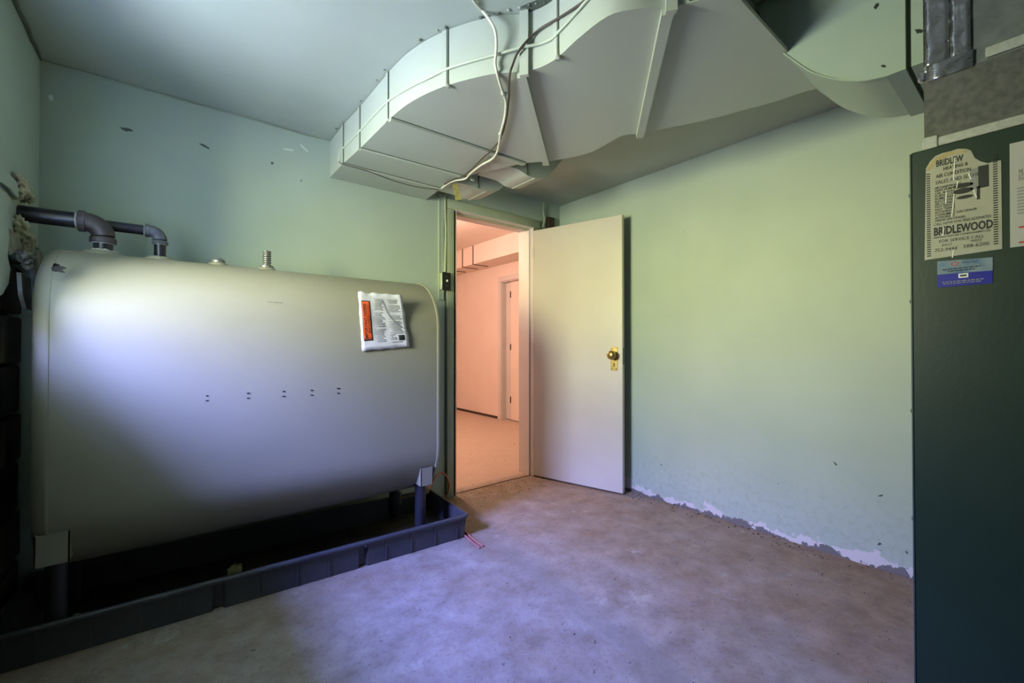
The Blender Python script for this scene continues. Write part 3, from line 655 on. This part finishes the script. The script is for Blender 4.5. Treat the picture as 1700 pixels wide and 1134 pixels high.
# ------------------------------------------------------------------ main duct under the ceiling
ZB = 2.063
Lp = [(-1.915, -0.002), (-1.915, -0.251), (-1.905, -0.492), (-1.901, -0.861), (-1.881, -1.057), (-1.825, -1.23), (-1.731, -1.392), (-1.654, -1.468), (-1.616, -1.539), (-1.608, -1.612), (-1.62, -1.716), (-1.62, -1.834), (-1.578, -1.903), (-1.509, -1.966), (-1.421, -2.1)]
Rp = [(-1.288, -0.002), (-1.311, -0.251), (-1.295, -0.512), (-1.144, -0.875), (-1.062, -0.964), (-0.993, -1.087), (-0.959, -1.185), (-0.969, -1.323), (-0.974, -1.406), (-0.928, -1.465), (-0.87, -1.584), (-0.803, -1.716), (-0.723, -1.962), (-0.701, -2.1)]
def sub(P, i, j, n=4):
    full = smooth_path([(x, y, 0) for x, y in P], n); return full[i*n:j*n+1]
LEND, REND = Lp[-1], Rp[-1]; Lp[-1] = (-1.475, -2.015); Rp[-1] = (-0.715, -2.015)
joints = [(0, 0), (1, 1), (2, 2), (3, 3), (7, 4), (13, 9), (14, 13)]
duct = empty('main_duct', (-1.5, -1.0, ZB), 'wide mint painted sheet metal duct winding across the ceiling', 'duct')
sections = []
for (l0, r0), (l1, r1) in zip(joints, joints[1:]):
    smoothL = 1 if l1 <= 3 else 4
    left = sub(Lp, l0, l1) if l1 > 3 else [Vector((*Lp[l0], 0)), Vector((*Lp[l1], 0))]
    right = sub(Rp, r0, r1) if r1 > 4 else [Vector((*Rp[r0], 0)), Vector((*Rp[r1], 0))]
    poly = [(p_.x, p_.y, ZB) for p_ in left] + [(p_.x, p_.y, ZB) for p_ in right[::-1]]
    bm = bmesh.new(); prism(bm, poly, (0, 0, H-ZB-0.003)); 
    bmesh.ops.triangulate(bm, faces=[f for f in bm.faces if len(f.verts) > 4])
    done(bm, 'duct_section', M['duct'], duct, angle=30)
SIDE = [Vector((*p_, 0)) for p_ in Lp[:3]] + sub(Lp, 3, 14)
def side_hit(px, py=574):
    r = ray(px, py); d = Vector((r.x, r.y)); best = None; c2 = Vector((CAM.x, CAM.y))
    for a, b_ in zip(SIDE, SIDE[1:]):
        e = Vector((b_.x-a.x, b_.y-a.y)); q = Vector((a.x, a.y))-c2; det = d.x*(-e.y)+d.y*e.x
        if abs(det) < 1e-9: continue
        tt = (q.x*(-e.y)+q.y*e.x)/det; ss = (d.x*q.y-d.y*q.x)/det
        if -0.001 <= ss <= 1.001 and tt > 0 and (best is None or tt < best): best = tt
    return best
def onSide(px, py, off=0.008):
    s_ = side_hit(px, py); r = ray(px, py)
    return CAM + r*(s_-off/1.0)
# joint cleats across the bottom
for k, (a, b_, wd, tk, mt) in enumerate(((Lp[1], Rp[1], 0.022, 0.010, 'duct'), (Lp[2], Rp[2], 0.022, 0.010, 'duct'), (Lp[3], Rp[3], 0.026, 0.012, 'duct'))):
    bm = bmesh.new(); bar(bm, (*a, ZB), (*b_, ZB), wd, tk, (0, 0, -1)); done(bm, 'cleat', M[mt], duct)
    bm = bmesh.new(); bar(bm, (a[0], a[1]-wd*0.62, ZB), (b_[0], b_[1]-wd*0.62, ZB), 0.006, 0.002, (0, 0, -1)); done(bm, 'joint_line', M['ductdk'], duct)
for a, b_ in ((Lp[7], Rp[4]), (Lp[13], Rp[9])):
    bm = bmesh.new(); bar(bm, (*a, ZB), (*b_, ZB), 0.034, 0.022, (0, 0, -1)); done(bm, 'strap', M['duct'], duct)
# vertical cleats on the near side
for px, wd, mt in ((569.5, 0.010, 'ductdk'), (597, 0.010, 'ductdk'), (644.5, 0.010, 'ductdk'), (743, 0.010, 'ductdk'), (928, 0.010, 'ductdk')):
    s_ = side_hit(px); p_ = CAM+ray(px, 574)*s_; q_ = CAM+ray(px+4, 574)*side_hit(px+4); tv = Vector((q_.x-p_.x, q_.y-p_.y, 0)).normalized(); nv = Vector((tv.y, -tv.x, 0))
    if nv.dot(Vector((CAM.x-p_.x, CAM.y-p_.y, 0))) < 0: nv = -nv
    bm = bmesh.new(); bar(bm, (p_.x, p_.y, ZB-0.004), (p_.x, p_.y, H-0.004), wd*0.6, 0.004, nv); done(bm, 'joint_line', M[mt], duct)
    bm = bmesh.new(); o2 = p_-tv*0.014; bar(bm, (o2.x, o2.y, ZB-0.004), (o2.x, o2.y, H-0.004), 0.020, 0.005, nv); done(bm, 'cleat', M['duct'], duct)
    if px > 640: lump('cleat_clip', (p_.x, p_.y, ZB-0.003), 0.010, M['duct'], duct, seed=int(px) % 9, amp=0.5, squash=(1.4, 1, 0.6), sub=2)
for px in (871.5, 1116):
    s_ = side_hit(px); p_ = CAM+ray(px, 574)*s_; q_ = CAM+ray(px+5, 574)*side_hit(px+5); tv = Vector((q_.x-p_.x, q_.y-p_.y, 0)).normalized(); nv = Vector((tv.y, -tv.x, 0))
    if nv.dot(Vector((CAM.x-p_.x, CAM.y-p_.y, 0))) < 0: nv = -nv
    bm = bmesh.new(); bar(bm, (p_.x, p_.y, ZB-0.022), (p_.x, p_.y, H-0.004), 0.032, 0.016, nv); done(bm, 'strap', M['duct'], duct)
# take-off boots on the far side
def add_boot(profile, y0, y1, seam):
    P = [(v.x, min(v.y, H-0.003)) for v in smooth_path([(x, z_, 0) for x, z_ in profile], 4)]
    bm = bmesh.new(); prism(bm, [(x, y0, z_) for x, z_ in P] + [(profile[0][0], y0, H-0.003)], (0, y1-y0, 0))
    bmesh.ops.triangulate(bm, faces=[f for f in bm.faces if len(f.verts) > 4])
    o = done(bm, 'branch_boot', M['duct'], duct, angle=30)
    bm = bmesh.new()
    bar(bm, (seam, y0, 2.066), (seam, y0, H-0.01), 0.008, 0.003, (0, -1, 0)); s2 = done(bm, 'seam', M['ductdk'], o)
    zb = min(P, key=lambda q: abs(q[0]-seam-0.05))
    bm = bmesh.new(); bar(bm, (seam+0.06, y0, zb[1]+0.001), (seam+0.06, y1, zb[1]+0.001), 0.008, 0.004, (0, 0, -1)); done(bm, 'seam', M['duct'], o)
    return o
add_boot([(-1.352, 2.068), (-1.19, 2.068), (-1.116, 2.059), (-1.028, 2.068), (-0.949, 2.097), (-0.91, 2.147), (-0.88, 2.201), (-0.87, 2.277)], -0.399, -0.192, -1.12)
add_boot([(-1.224, 2.083), (-1.084, 2.083), (-1.022, 2.066), (-0.966, 2.064), (-0.9, 2.075), (-0.839, 2.11), (-0.757, 2.201), (-0.693, 2.277)], -0.753, -0.536, -1.015)
# ragged plaster and dark gap where the duct meets the ceiling
gap = []
for px, py in ((560, 214), (600, 168), (640, 116), (700, 67), (742, 46), (800, 30), (830, 22), (880, 9), (905, 4)):
    p_ = onZ(px, py, H-0.002); gap.append(p_)
for k, p_ in enumerate(smooth_path(gap, 3)):
    if random.random() < 0.75:
        lump('plaster_crumb', (p_.x-0.004, p_.y, H-0.003), random.uniform(0.003, 0.007), M['ceil'] if k % 3 else M['ductdk'], bpy.data.objects['ceiling'], seed=k, amp=0.5, squash=(1.3, 1.3, 0.35), sub=1)
blot('ceiling_hole', onZ(905, 4, H-0.0005), (0.001, 0, -1), 0.10, M['ductdk'], bpy.data.objects['ceiling'], n=15, jag=0.4, asp=0.35, ang=0.6)

crk = [(LX+0.003, -0.002, H-0.004)]
for k in range(1, 12): crk.append((LX+0.004+random.uniform(-0.002, 0.004), -0.06*k, H-0.005-random.uniform(0, 0.006)))
tubeobj('corner_crack', crk, 0.006, M['ductdk'], bpy.data.objects['ceiling'], 6, 3, radii=[0.002+0.006*min(1, i/8) for i in range(34)])
crk = [(LX+0.01+0.1*k, -0.003-random.uniform(0, 0.003), H-0.003-random.uniform(0, 0.004)) for k in range(12)]
tubeobj('corner_crack', crk, 0.003, M['trim'], bpy.data.objects['ceiling'], 6, 3)

# ------------------------------------------------------------------ elbow dropping to the furnace plenum
EX0, EX1 = -1.02, -0.68
el = empty('duct_elbow', (EX0, -2.3, 1.854), 'mint painted duct elbow with curved heel dropping to the furnace plenum', 'duct')
prof = [(-2.02, H-0.003), (-2.055, 2.18), (-2.092, 2.083), (-2.135, 2.02), (-2.18, 1.962), (-2.225, 1.92), (-2.27, 1.888), (-2.32, 1.864), (-2.37, 1.854)]
P = [(v.x, v.y) for v in smooth_path([(y, z_, 0) for y, z_ in prof], 4)]
bm = bmesh.new(); prism(bm, [(EX0, y, z_) for y, z_ in P]+[(EX0, -2.37, H-0.003)], (EX1-EX0, 0, 0)); bmesh.ops.triangulate(bm, faces=[f for f in bm.faces if len(f.verts) > 4])
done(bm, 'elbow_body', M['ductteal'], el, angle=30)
bm = bmesh.new()
for (y0, z0), (y1, z1) in zip(P, P[1:]): 
    nv = Vector((0, -(z1-z0), (y1-y0))).normalized(); nv = nv if nv.z < 0 or nv.y > 0 else -nv
    prism(bm, [(EX0-0.006, y0, z0), (EX0+0.006, y0, z0), (EX0+0.006, y0-nv.y*-0.004, z0+nv.z*0.004), (EX0-0.006, y0-nv.y*-0.004, z0+nv.z*0.004)], (0, y1-y0, z1-z0))
done(bm, 'heel_seam', M['ductteal'], el)
box('flange', (EX0-0.008, -2.413, 1.848), (EX1+0.006, -2.37, H-0.003), M['ductteal'], el)
box('dark_gap_fill', (EX0+0.010, -2.424, 1.86), (EX1-0.01, -2.413, H-0.003), M['ductdk'], el)  # dark filler standing in for the shaded gap between flange and collar
box('collar', (EX0-0.004, -2.449, 1.85), (EX1, -2.424, H-0.003), M['ductteal'], el)
for py, pz in ((10, 0), (25, 0)): pass
blot('paint_chip', onX(1525, 52, EX0-0.005), (-1, 0, 0), 0.012, M['ink'], el, asp=0.5, ang=0.8)
blot('paint_chip', onX(1455, 10, EX0-0.0005), (-1, 0, 0), 0.007, M['ink'], el, asp=1.6)
blot('paint_chip', onX(1468, 110, EX0-0.0005), (-1, 0, 0), 0.010, M['ink'], el, asp=0.4, ang=0.6)
bm = bmesh.new(); prism(bm, [(*Lp[-1], ZB), (*Rp[-1], ZB), (*REND, ZB), (*LEND, ZB)], (0, 0, 0.004)); done(bm, 'end_flange', M['duct'], duct)
bm = bmesh.new(); bar(bm, (LEND[0], LEND[1], ZB-0.004), (REND[0], REND[1], ZB-0.004), 0.030, 0.014, (0, 0, 1)); done(bm, 'strap', M['duct'], duct)

# ------------------------------------------------------------------ furnace and plenum
FX = -1.03; FZ = 1.605; FYB = -2.421; FYF = -3.35
fur = empty('furnace', (-0.68, -2.9, 0), 'tall dark green furnace cabinet at the right edge', 'furnace')
box('cabinet', (FX, FYF, 0.0), (-0.36, FYB, FZ), M['furn'], fur, 0.004)
box('cabinet_edge', (FX-0.0008, FYB-0.0015, 0.01), (FX+0.006, FYB+0.0015, FZ-0.004), M['furnlip'], fur)
for py in (322, 500, 683, 863):
    p_ = onX(1517, py, FX); latheobj('screw', [(0.006, 0), (0.006, 0.004), (0.003, 0.006), (0, 0.006)], (FX+0.012, FYB, p_.z), (0, 1, 0), M['galv'], fur, 10)
ple = empty('furnace_plenum', (-0.7, -2.9, FZ), 'dark galvanised sheet metal plenum on top of the green furnace', 'plenum')
PX = -1.022; PYB = -2.449; ZM = 1.795
box('lower_box', (PX, FYF+0.03, FZ+0.002), (-0.38, PYB, ZM), M['galvdk'], ple)
box('upper_box', (PX+0.004, FYF+0.03, ZM), (-0.38, PYB, H-0.004), M['galv'], ple)
box('standing_seam', (PX-0.004, FYF+0.03, FZ+0.002), (PX+0.002, PYB-0.028, FZ+0.026), M['seam'], ple, 0.002)
box('standing_seam', (PX-0.004, FYF+0.03, ZM+0.006), (PX+0.004, PYB-0.115, ZM+0.032), M['seam'], ple, 0.002)
box('seam_cap', (PX-0.005, PYB-0.028, FZ-0.002), (PX+0.002, PYB+0.004, FZ+0.034), M['seam'], ple, 0.003)
def foil(name, y0, y1, z0, z1, off):
    bm = bmesh.new(); n = 10; g = []
    for i in range(5):
        row = []
        for j in range(n+1):
            y = y0+(y1-y0)*i/4; z_ = z0+(z1-z0)*j/n
            row.append(bm.verts.new((PX-off-0.002*abs(noise.noise(Vector((y*60, z_*25, 1.7)))), y, z_)))
        g.append(row)
    for i in range(4):
        for j in range(n): bm.faces.new((g[i][j], g[i+1][j], g[i+1][j+1], g[i][j+1]))
    r = bmesh.ops.extrude_face_region(bm, geom=list(bm.faces))
    for v in [e for e in r['geom'] if isinstance(e, bmesh.types.BMVert)]: v.co.x += 0.002
    return done(bm, name, M['foil'], ple, smooth=True)
foil('foil_tape', PYB-0.052, PYB+0.0, 1.80, H-0.006, 0.001)
foil('foil_tape', PYB-0.090, PYB-0.052, 1.80, H-0.006, 0.003)
foil('foil_tape', PYB-0.094, PYB-0.006, 1.79, 1.835, 0.004)
box('foil_corner', (PX-0.004, PYB-0.004, 1.797), (PX+0.010, PYB+0.012, 1.828), M['foil'], ple, 0.004)

# ------------------------------------------------------------------ notices stuck on the furnace
def notice(name, quad, mtl, label, off=0.0015, n=8, torn=None):
    """quad pixels TL,TR,BR,BL on the cabinet face"""
    q = [onX(*p_, FX-off) for p_ in quad]; q0 = sum(q, Vector())/4
    r = empty(name, (FX, q0.y, q[2].z), label, 'notice')
    if torn: poly = [onX(*p_, FX-off) for p_ in torn]
    else: poly = q
    bm = bmesh.new(); prism(bm, poly, (off-0.0002, 0, 0)); done(bm, 'sheet', mtl, r)
    right = Vector((0, -1, 0)); up = Vector((0, 0, 1))
    o = Vector((FX-off-0.0002, q[3].y, q[3].z)); wdt = q[3].y-q[2].y; hgt = q[0].z-q[3].z
    return r, o, right, up, wdt, hgt
q1 = [(1536, 262), (1662, 262), (1664, 413), (1535, 432)]
torn = [(1535, 432), (1664, 413), (1662, 266), (1650, 268), (1640, 271), (1628, 268), (1618, 262), (1612, 250), (1604, 247), (1590, 247), (1578, 251), (1565, 254), (1553, 259), (1544, 268), (1537, 280)]
r1, o1, rt, up, W1, H1 = notice('furnace_notice', q1, M['paper'], 'torn aged heating company notice with black print on the furnace', torn=torn)
H1 = 0.262 if False else H1
def T(s, u, v, size, width=None, m_='ink', rr=None, bold=0.0):
    rr = rr or (r1, o1, W1, H1)
    return text('lettering', s, rr[1]+rt*(u*rr[2])+up*(v*rr[3]), rt, up, size*rr[3], M[m_], rr[0], width=width*rr[2] if width else None, bold=bold)
T('BRIDLEW', 0.17, 0.885, 0.085, 0.36, bold=0.02)
T('HEATING &', 0.27, 0.835, 0.045, 0.32, bold=0.01); T('AIR CONDITION', 0.17, 0.775, 0.050, 0.46, bold=0.01)
T('SALES AND SERVICE', 0.16, 0.715, 0.050, 0.62)
for k, s in enumerate(('AIR CONDITIONING', 'HEAT PUMPS', 'OIL & GAS', 'FURNACES', 'HUMIDIFIERS', 'ELECTRONIC', 'AIR CLEANERS', 'FAST SERVICE', 'EASY TERMS', 'AUTHORIZED', "CONSUMERS' GAS DEALER", 'AUTHORIZED', 'UNION GAS DEALER')):
    T(s, 0.15, 0.670-k*0.0262, 0.029, {4: 0.28, 10: 0.55, 12: 0.40, 0: 0.36}.get(k, 0.27), bold=0.012)
T('CALL NOW FOR FREE ESTIMATES', 0.13, 0.318, 0.036, 0.74); T('BRIDLEWOOD', 0.13, 0.225, 0.105, 0.76, bold=0.035)
T('HEATING AND AIR CONDITIONING LTD.', 0.13, 0.195, 0.026, 0.74); T('FOR SERVICE CALL', 0.20, 0.148, 0.040, 0.58)
T('EAST', 0.24, 0.112, 0.030, 0.14); T('WEST', 0.62, 0.118, 0.030, 0.14); T('752-9444', 0.14, 0.065, 0.045, 0.30); T('588-6200', 0.52, 0.072, 0.045, 0.32)
def inkbox(u0, u1, v0, v1, m_='ink', rr=None, nm='print_block', off=0.0004):
    rr = rr or (r1, o1, W1, H1); a = rr[1]+rt*(u0*rr[2])+up*(v0*rr[3]); b_ = rr[1]+rt*(u1*rr[2])+up*(v1*rr[3])
    return box(nm, (a.x-off, a.y, a.z), (a.x, b_.y, b_.z), M[m_], rr[0])
bm = bmesh.new()
for k in range(38):
    for u0, vo in ((0.035, 0.03), (0.90, 0.07)):
        v = vo+k*0.0215
        if u0 > 0.5 and v > 0.92: continue
        a = o1+rt*(u0*W1)+up*(v*H1); b_ = o1+rt*((u0+0.055)*W1)+up*((v+0.0105)*H1); bbox(bm, (a.x-0.0004, a.y, a.z), (a.x, b_.y, b_.z))
done(bm, 'ladder_border', M['ink'], r1)
inkbox(0.72, 0.85, 0.60, 0.80); inkbox(0.62, 0.71, 0.60, 0.79, 'inkgrey'); inkbox(0.70, 0.74, 0.50, 0.62)
for (uc, vc, ru, rv) in ((0.53, 0.655, 0.13, 0.022), (0.53, 0.605, 0.13, 0.026), (0.55, 0.545, 0.11, 0.016)):
    bm = bmesh.new(); c_ = o1+rt*(uc*W1)+up*(vc*H1)
    prism(bm, [c_+rt*(ru*W1*math.cos(2*math.pi*k/20))+up*(rv*H1*math.sin(2*math.pi*k/20)) for k in range(20)], (-0.0004, 0, 0)); done(bm, 'print_block', M['ink'], r1)
bm = bmesh.new(); prism(bm, [onX(*p_, FX-0.0018) for p_ in ((1537, 285), (1545, 268), (1556, 260), (1575, 252), (1604, 248), (1606, 253), (1578, 258), (1556, 268), (1545, 282))], (0.0002, 0, 0)); done(bm, 'scorched_edge', M['papertan'], r1)
for (p_, q_) in (((1585, 262), (1583, 300)), ((1590, 300), (1588, 312)), ((1584, 322), (1580, 360)), ((1571, 320), (1570, 338)), ((1567, 378), (1565, 392)), ((1608, 288), (1612, 298)), ((1616, 315), (1621, 328)), ((1583, 415), (1581, 428))):
    bm = bmesh.new(); bar(bm, onX(*p_, FX-0.0016), onX(*q_, FX-0.0016), 0.0022, 0.0008, (-1, 0, 0)); done(bm, 'crease', M['white'], r1)
r2, o2_, _, _, W2, H2 = notice('service_sticker', [(1556, 434), (1648, 427), (1648, 470), (1556, 478)], M['blue'], 'small blue and pale blue service sticker below the torn notice')
rr2 = (r2, o2_, W2, H2)
bm = bmesh.new(); prism(bm, [onX(*p_, FX-0.0020) for p_ in ((1556, 434), (1648, 427), (1648, 449), (1556, 456))], (0.0004, 0, 0)); done(bm, 'pale_band', M['bluepale'], r2)
T('Home Heat', 0.46, 0.82, 0.12, 0.28, 'ink', rr2)
for (s1, v, m_) in (((0.10, 0.80), 0.64, 'ink'), ((0.2, 0.72), 0.56, 'ink'), ((0.1, 0.85), 0.17, 'inkgrey'), ((0.12, 0.8), 0.10, 'inkgrey')):
    u = s1[0]
    while u < s1[1]:
        wd = random.uniform(0.03, 0.09); inkbox(u, min(u+wd, s1[1]), v+0.02*u, v+0.035+0.02*u, m_, rr2, 'print_line', 0.001); u += wd+0.018
inkbox(0.40, 0.58, 0.30, 0.46, 'white', rr2, 'logo_patch', 0.001); inkbox(0.43, 0.55, 0.35, 0.41, 'ink', rr2, 'logo_patch', 0.0014)
bm = bmesh.new(); c_ = o2_+rt*(0.34*W2)+up*(0.84*H2)
prism(bm, [c_+rt*(0.075*W2*math.cos(2*math.pi*k/20))+up*(0.07*H2*math.sin(2*math.pi*k/20)) for k in range(20)], (-0.0008, 0, 0)); done(bm, 'oval_logo', M['inkred'], r2)
bm = bmesh.new(); prism(bm, [c_+rt*(0.055*W2*math.cos(2*math.pi*k/20))+up*(0.045*H2*math.sin(2*math.pi*k/20)) for k in range(20)], (-0.0011, 0, 0)); done(bm, 'oval_logo', M['bluepale'], r2)
r3, o3, _, _, W3, H3 = notice('instruction_label', [(1676, 239), (1790, 212), (1790, 398), (1677, 411)], M['paperw'], 'white instruction label with red rules cut by the right edge')
rr3 = (r3, o3, W3, H3)
T('If you', 0.14, 0.70, 0.05, 0.30, 'inkgrey', rr3, 0.02); T('check', 0.14, 0.665, 0.05, 0.30, 'inkgrey', rr3, 0.02); T('before', 0.14, 0.63, 0.05, 0.30, 'inkgrey', rr3, 0.02)
inkbox(0.14, 0.95, 0.175, 0.19, 'inkred', rr3); inkbox(0.14, 0.95, 0.03, 0.045, 'inkred', rr3); T('C', 0.32, 0.07, 0.06, None, 'inkred', rr3)
for k in range(9):
    v = 0.55-k*0.03; inkbox(0.12, 0.24, v, v+0.012, 'inkgrey', rr3, 'print_line'); inkbox(0.32, 0.9, v, v+0.012, 'inkgrey', rr3, 'print_line')

# ------------------------------------------------------------------ cables
def cable(name, pts, r, mtl, label, n=5): return tag(tubeobj(name, pts, r, mtl, None, 8, n), label, 'cable')
ZC = ZB-0.008
white = [onZ(782, -6, H-0.010), onZ(790, 6, H-0.010), onSide(801, 18, 0.035)] + [onSide(px, py, of) for px, py, of in ((812, 32, 0.05), (821, 48, 0.045), (824, 66, 0.035), (823.6, 88, 0.022), (822, 104, 0.016), (824, 116, 0.014))]
white += [onZ(px, py, ZC-0.004) for px, py in ((830, 138), (836, 156), (840, 171), (838, 195), (831, 222), (826, 250), (817, 264), (799, 274))]
white += [onZ(px, py, ZC-0.004) for px, py in ((781, 288), (772, 297), (754, 300), (742, 306), (733, 313))]
cable('cream_cable', white, 0.0055, M['cablew'], 'cream cable drooping from the ceiling over the duct toward the door')
dark = [onSide(px, py, 0.012) for px, py in ((980, -6), (966, 5), (950, 16), (926, 31), (900, 46), (883, 60))] + [onSide(868, 76, 0.03), onSide(858, 90, 0.024), onSide(851, 108, 0.016), onSide(847, 120, 0.014)]
dark += [onZ(px, py, ZC-0.002) for px, py in ((845, 140), (845, 158), (844, 171), (841, 195), (834, 222), (826, 238), (800, 264), (772, 290), (752, 298), (738, 306))]
cable('brown_cable', dark, 0.0042, M['cabled'], 'dark brown cable crossing the bright duct side and meeting the cream one')
paintc = [onSide(px, py, 0.008) for px, py in ((562, 268), (565, 252), (575, 241), (598, 217), (619, 193), (644, 168), (676, 147), (712, 129), (743, 114), (781, 102), (826, 90))] + [onSide(865, 79, 0.024)] + [onSide(px, py, 0.010) for px, py in ((895, 73), (916, 64), (928, 52), (943, 36), (960, 17), (978, -4))]
cable('painted_cable', paintc, 0.0050, M['cablep'], 'painted over cable clipped lengthwise along the bright duct side')
thin = [onSide(563, 268, 0.012)] + [onZ(px, py, ZB-0.013) for px, py in ((570, 273), (610, 284), (650, 299), (690, 310), (728, 315))]
cable('bell_wire', thin, 0.0022, M['cabled'], 'thin dark bell wire under the duct near the back wall')
for nm, (px, py), fn in (('cable_clip', (836, 155), 0), ('cable_clip', (831, 222), 0), ('cable_clip', (814, 266), 0), ('cable_clip', (784, 297), 0)):
    c_ = onZ(px, py, ZB-0.006); bm = bmesh.new(); bbox(bm, c_-Vector((0.012, 0.004, 0.012)), c_+Vector((0.012, 0.004, 0.006))); bmesh.ops.bevel(bm, geom=list(bm.edges), offset=0.003, segments=1, affect='EDGES'); done(bm, nm, M['duct'], duct)
tgp = [onY(752, 306, -0.42), onY(760, 305, -0.42), onY(767, 331, -0.42), onY(757, 333, -0.42)]
bm = bmesh.new(); prism(bm, tgp, (0, 0.0015, 0)); tg = tag(done(bm, 'paper_tag', M['tagy']), 'small yellow paper tag hanging above the door corner', 'tag')

# ------------------------------------------------------------------ switch, raceway and conduit beside the door
zt = onY(730, 322, 0).z; zb_ = onY(730, 498, 0).z
x0 = onY(727.5, 400, 0).x; x1 = onY(735.5, 400, 0).x
rc = empty('wire_raceway', (x0, 0, zb_), 'mint painted wooden raceway strip on the wall left of the door', 'raceway')
box('strip', (x0, -0.014, zb_), (x1, 0.0, zt), M['paint'], rc, 0.002)
box('strip_edge', (x0-0.001, -0.016, zb_), (x0+0.006, 0.0, zt), M['trim'], rc)
xs = onY(737.5, 400, 0).x
cond = tubeobj('conduit_cable', [(xs, -0.012, zt+0.03), (xs, -0.012, zt-0.12), (xs+0.006, -0.012, (zt+zb_)/2+0.1), (xs-0.002, -0.014, onY(738, 452, 0).z)], 0.010, M['trim'], None, 10, 5)
tag(cond, 'painted cable running down beside the door casing to the switch', 'cable')
gapx = onY(741.0, 400, 0).x
bm = bmesh.new(); bbox(bm, (gapx-0.012, -0.004, 0.02), (gapx+0.002, 0.0, zt+0.01)); o = done(bm, 'casing_gap', M['ductdk'], tr1)
bx0 = onY(734, 465, -0.045).x; bx1 = onY(748, 465, -0.045).x; bz0 = onY(740, 481, -0.045).z; bz1 = onY(740, 453, -0.045).z
sw = empty('light_switch', ((bx0+bx1)/2, 0, bz0), 'black light switch plate on a grey box left of the door', 'switch')
box('switch_box', (bx0-0.002, -0.045, bz0), (bx1-0.004, -0.016, bz1), M['duct'], sw, 0.003)
box('plate', (bx0, -0.049, bz0-0.003), (bx1, -0.045, bz1+0.003), M['bakelite'], sw, 0.0015)
box('toggle', ((bx0+bx1)/2-0.003, -0.062, (bz0+bz1)/2-0.004), ((bx0+bx1)/2+0.004, -0.049, (bz0+bz1)/2+0.010), M['white'], sw)
for dz in (-0.03, 0.03): latheobj('screw', [(0.004, 0), (0.003, 0.0015), (0, 0.0016)], ((bx0+bx1)/2, -0.049, (bz0+bz1)/2+dz), (0, -1, 0), M['galv'], sw, 8)
# paint-caked pipe and brown block in the corner over the door
zz0 = onY(901, 374, -0.02).z
pp = tubeobj('caked_pipe', [onY(903, 338, -0.02), onY(902, 352, -0.02), onY(904, 364, -0.02), onY(901, 377, -0.02)], 0.008, M['trim'], None, 8, 4); tag(pp, 'paint caked wire stub over the top right corner of the door casing', 'wire')
ca = onY(911, 379, -0.03); cb = onY(921, 362, -0.03)
wb = box('wood_block', (ca.x, -0.03, ca.z), (cb.x, 0.0, cb.z), M['wood'], None, 0.002); tag(wb, 'small dark brown block on the wall above the open door', 'block')

# ------------------------------------------------------------------ floor debris
bm = bmesh.new()
def chip(x, y, s):
    a = random.uniform(0, 6.28); k = random.randint(4, 5)
    pts = [(x+s*random.uniform(0.5, 1)*math.cos(a+6.28*i/k), y+s*random.uniform(0.2, 0.7)*math.sin(a+6.28*i/k), 0.0002) for i in range(k)]
    prism(bm, pts, (0, 0, s*random.uniform(0.15, 0.5)))
for k in range(1500):
    x = random.uniform(-1.9, -0.03); y = random.uniform(-2.3, 0.1) 
    near = max(math.exp(x*2.2), math.exp(y*2.0))
    if x > -1.0 and y > -0.05 and not (DX0 < x < DX1): continue
    if random.random() < 0.12+0.8*near and not (x < -1.34 and y > -0.66): chip(x, y, random.choice((0.002, 0.002, 0.003, 0.003, 0.004, 0.005)))
for k in range(200):
    x = random.uniform(-1.15, -0.15); y = random.gauss(-0.12, 0.10)
    if y < -0.015 or DX0 < x < DX1: chip(x, y, random.choice((0.003, 0.004, 0.006)))
for k in range(150):
    chip(random.gauss(-0.06, 0.05) if random.random() < 0 else -abs(random.gauss(0, 0.06))-0.01, random.uniform(-2.3, -0.75), random.choice((0.003, 0.005, 0.008)))
for k in range(60): chip(random.uniform(-0.9, 1.0), random.uniform(0.2, 3.0), random.choice((0.005, 0.008)))
deb = done(bm, 'floor_debris', M['chip']); tag(deb, 'scattered dirt and paint chips on the concrete floor', 'debris', kind='stuff')
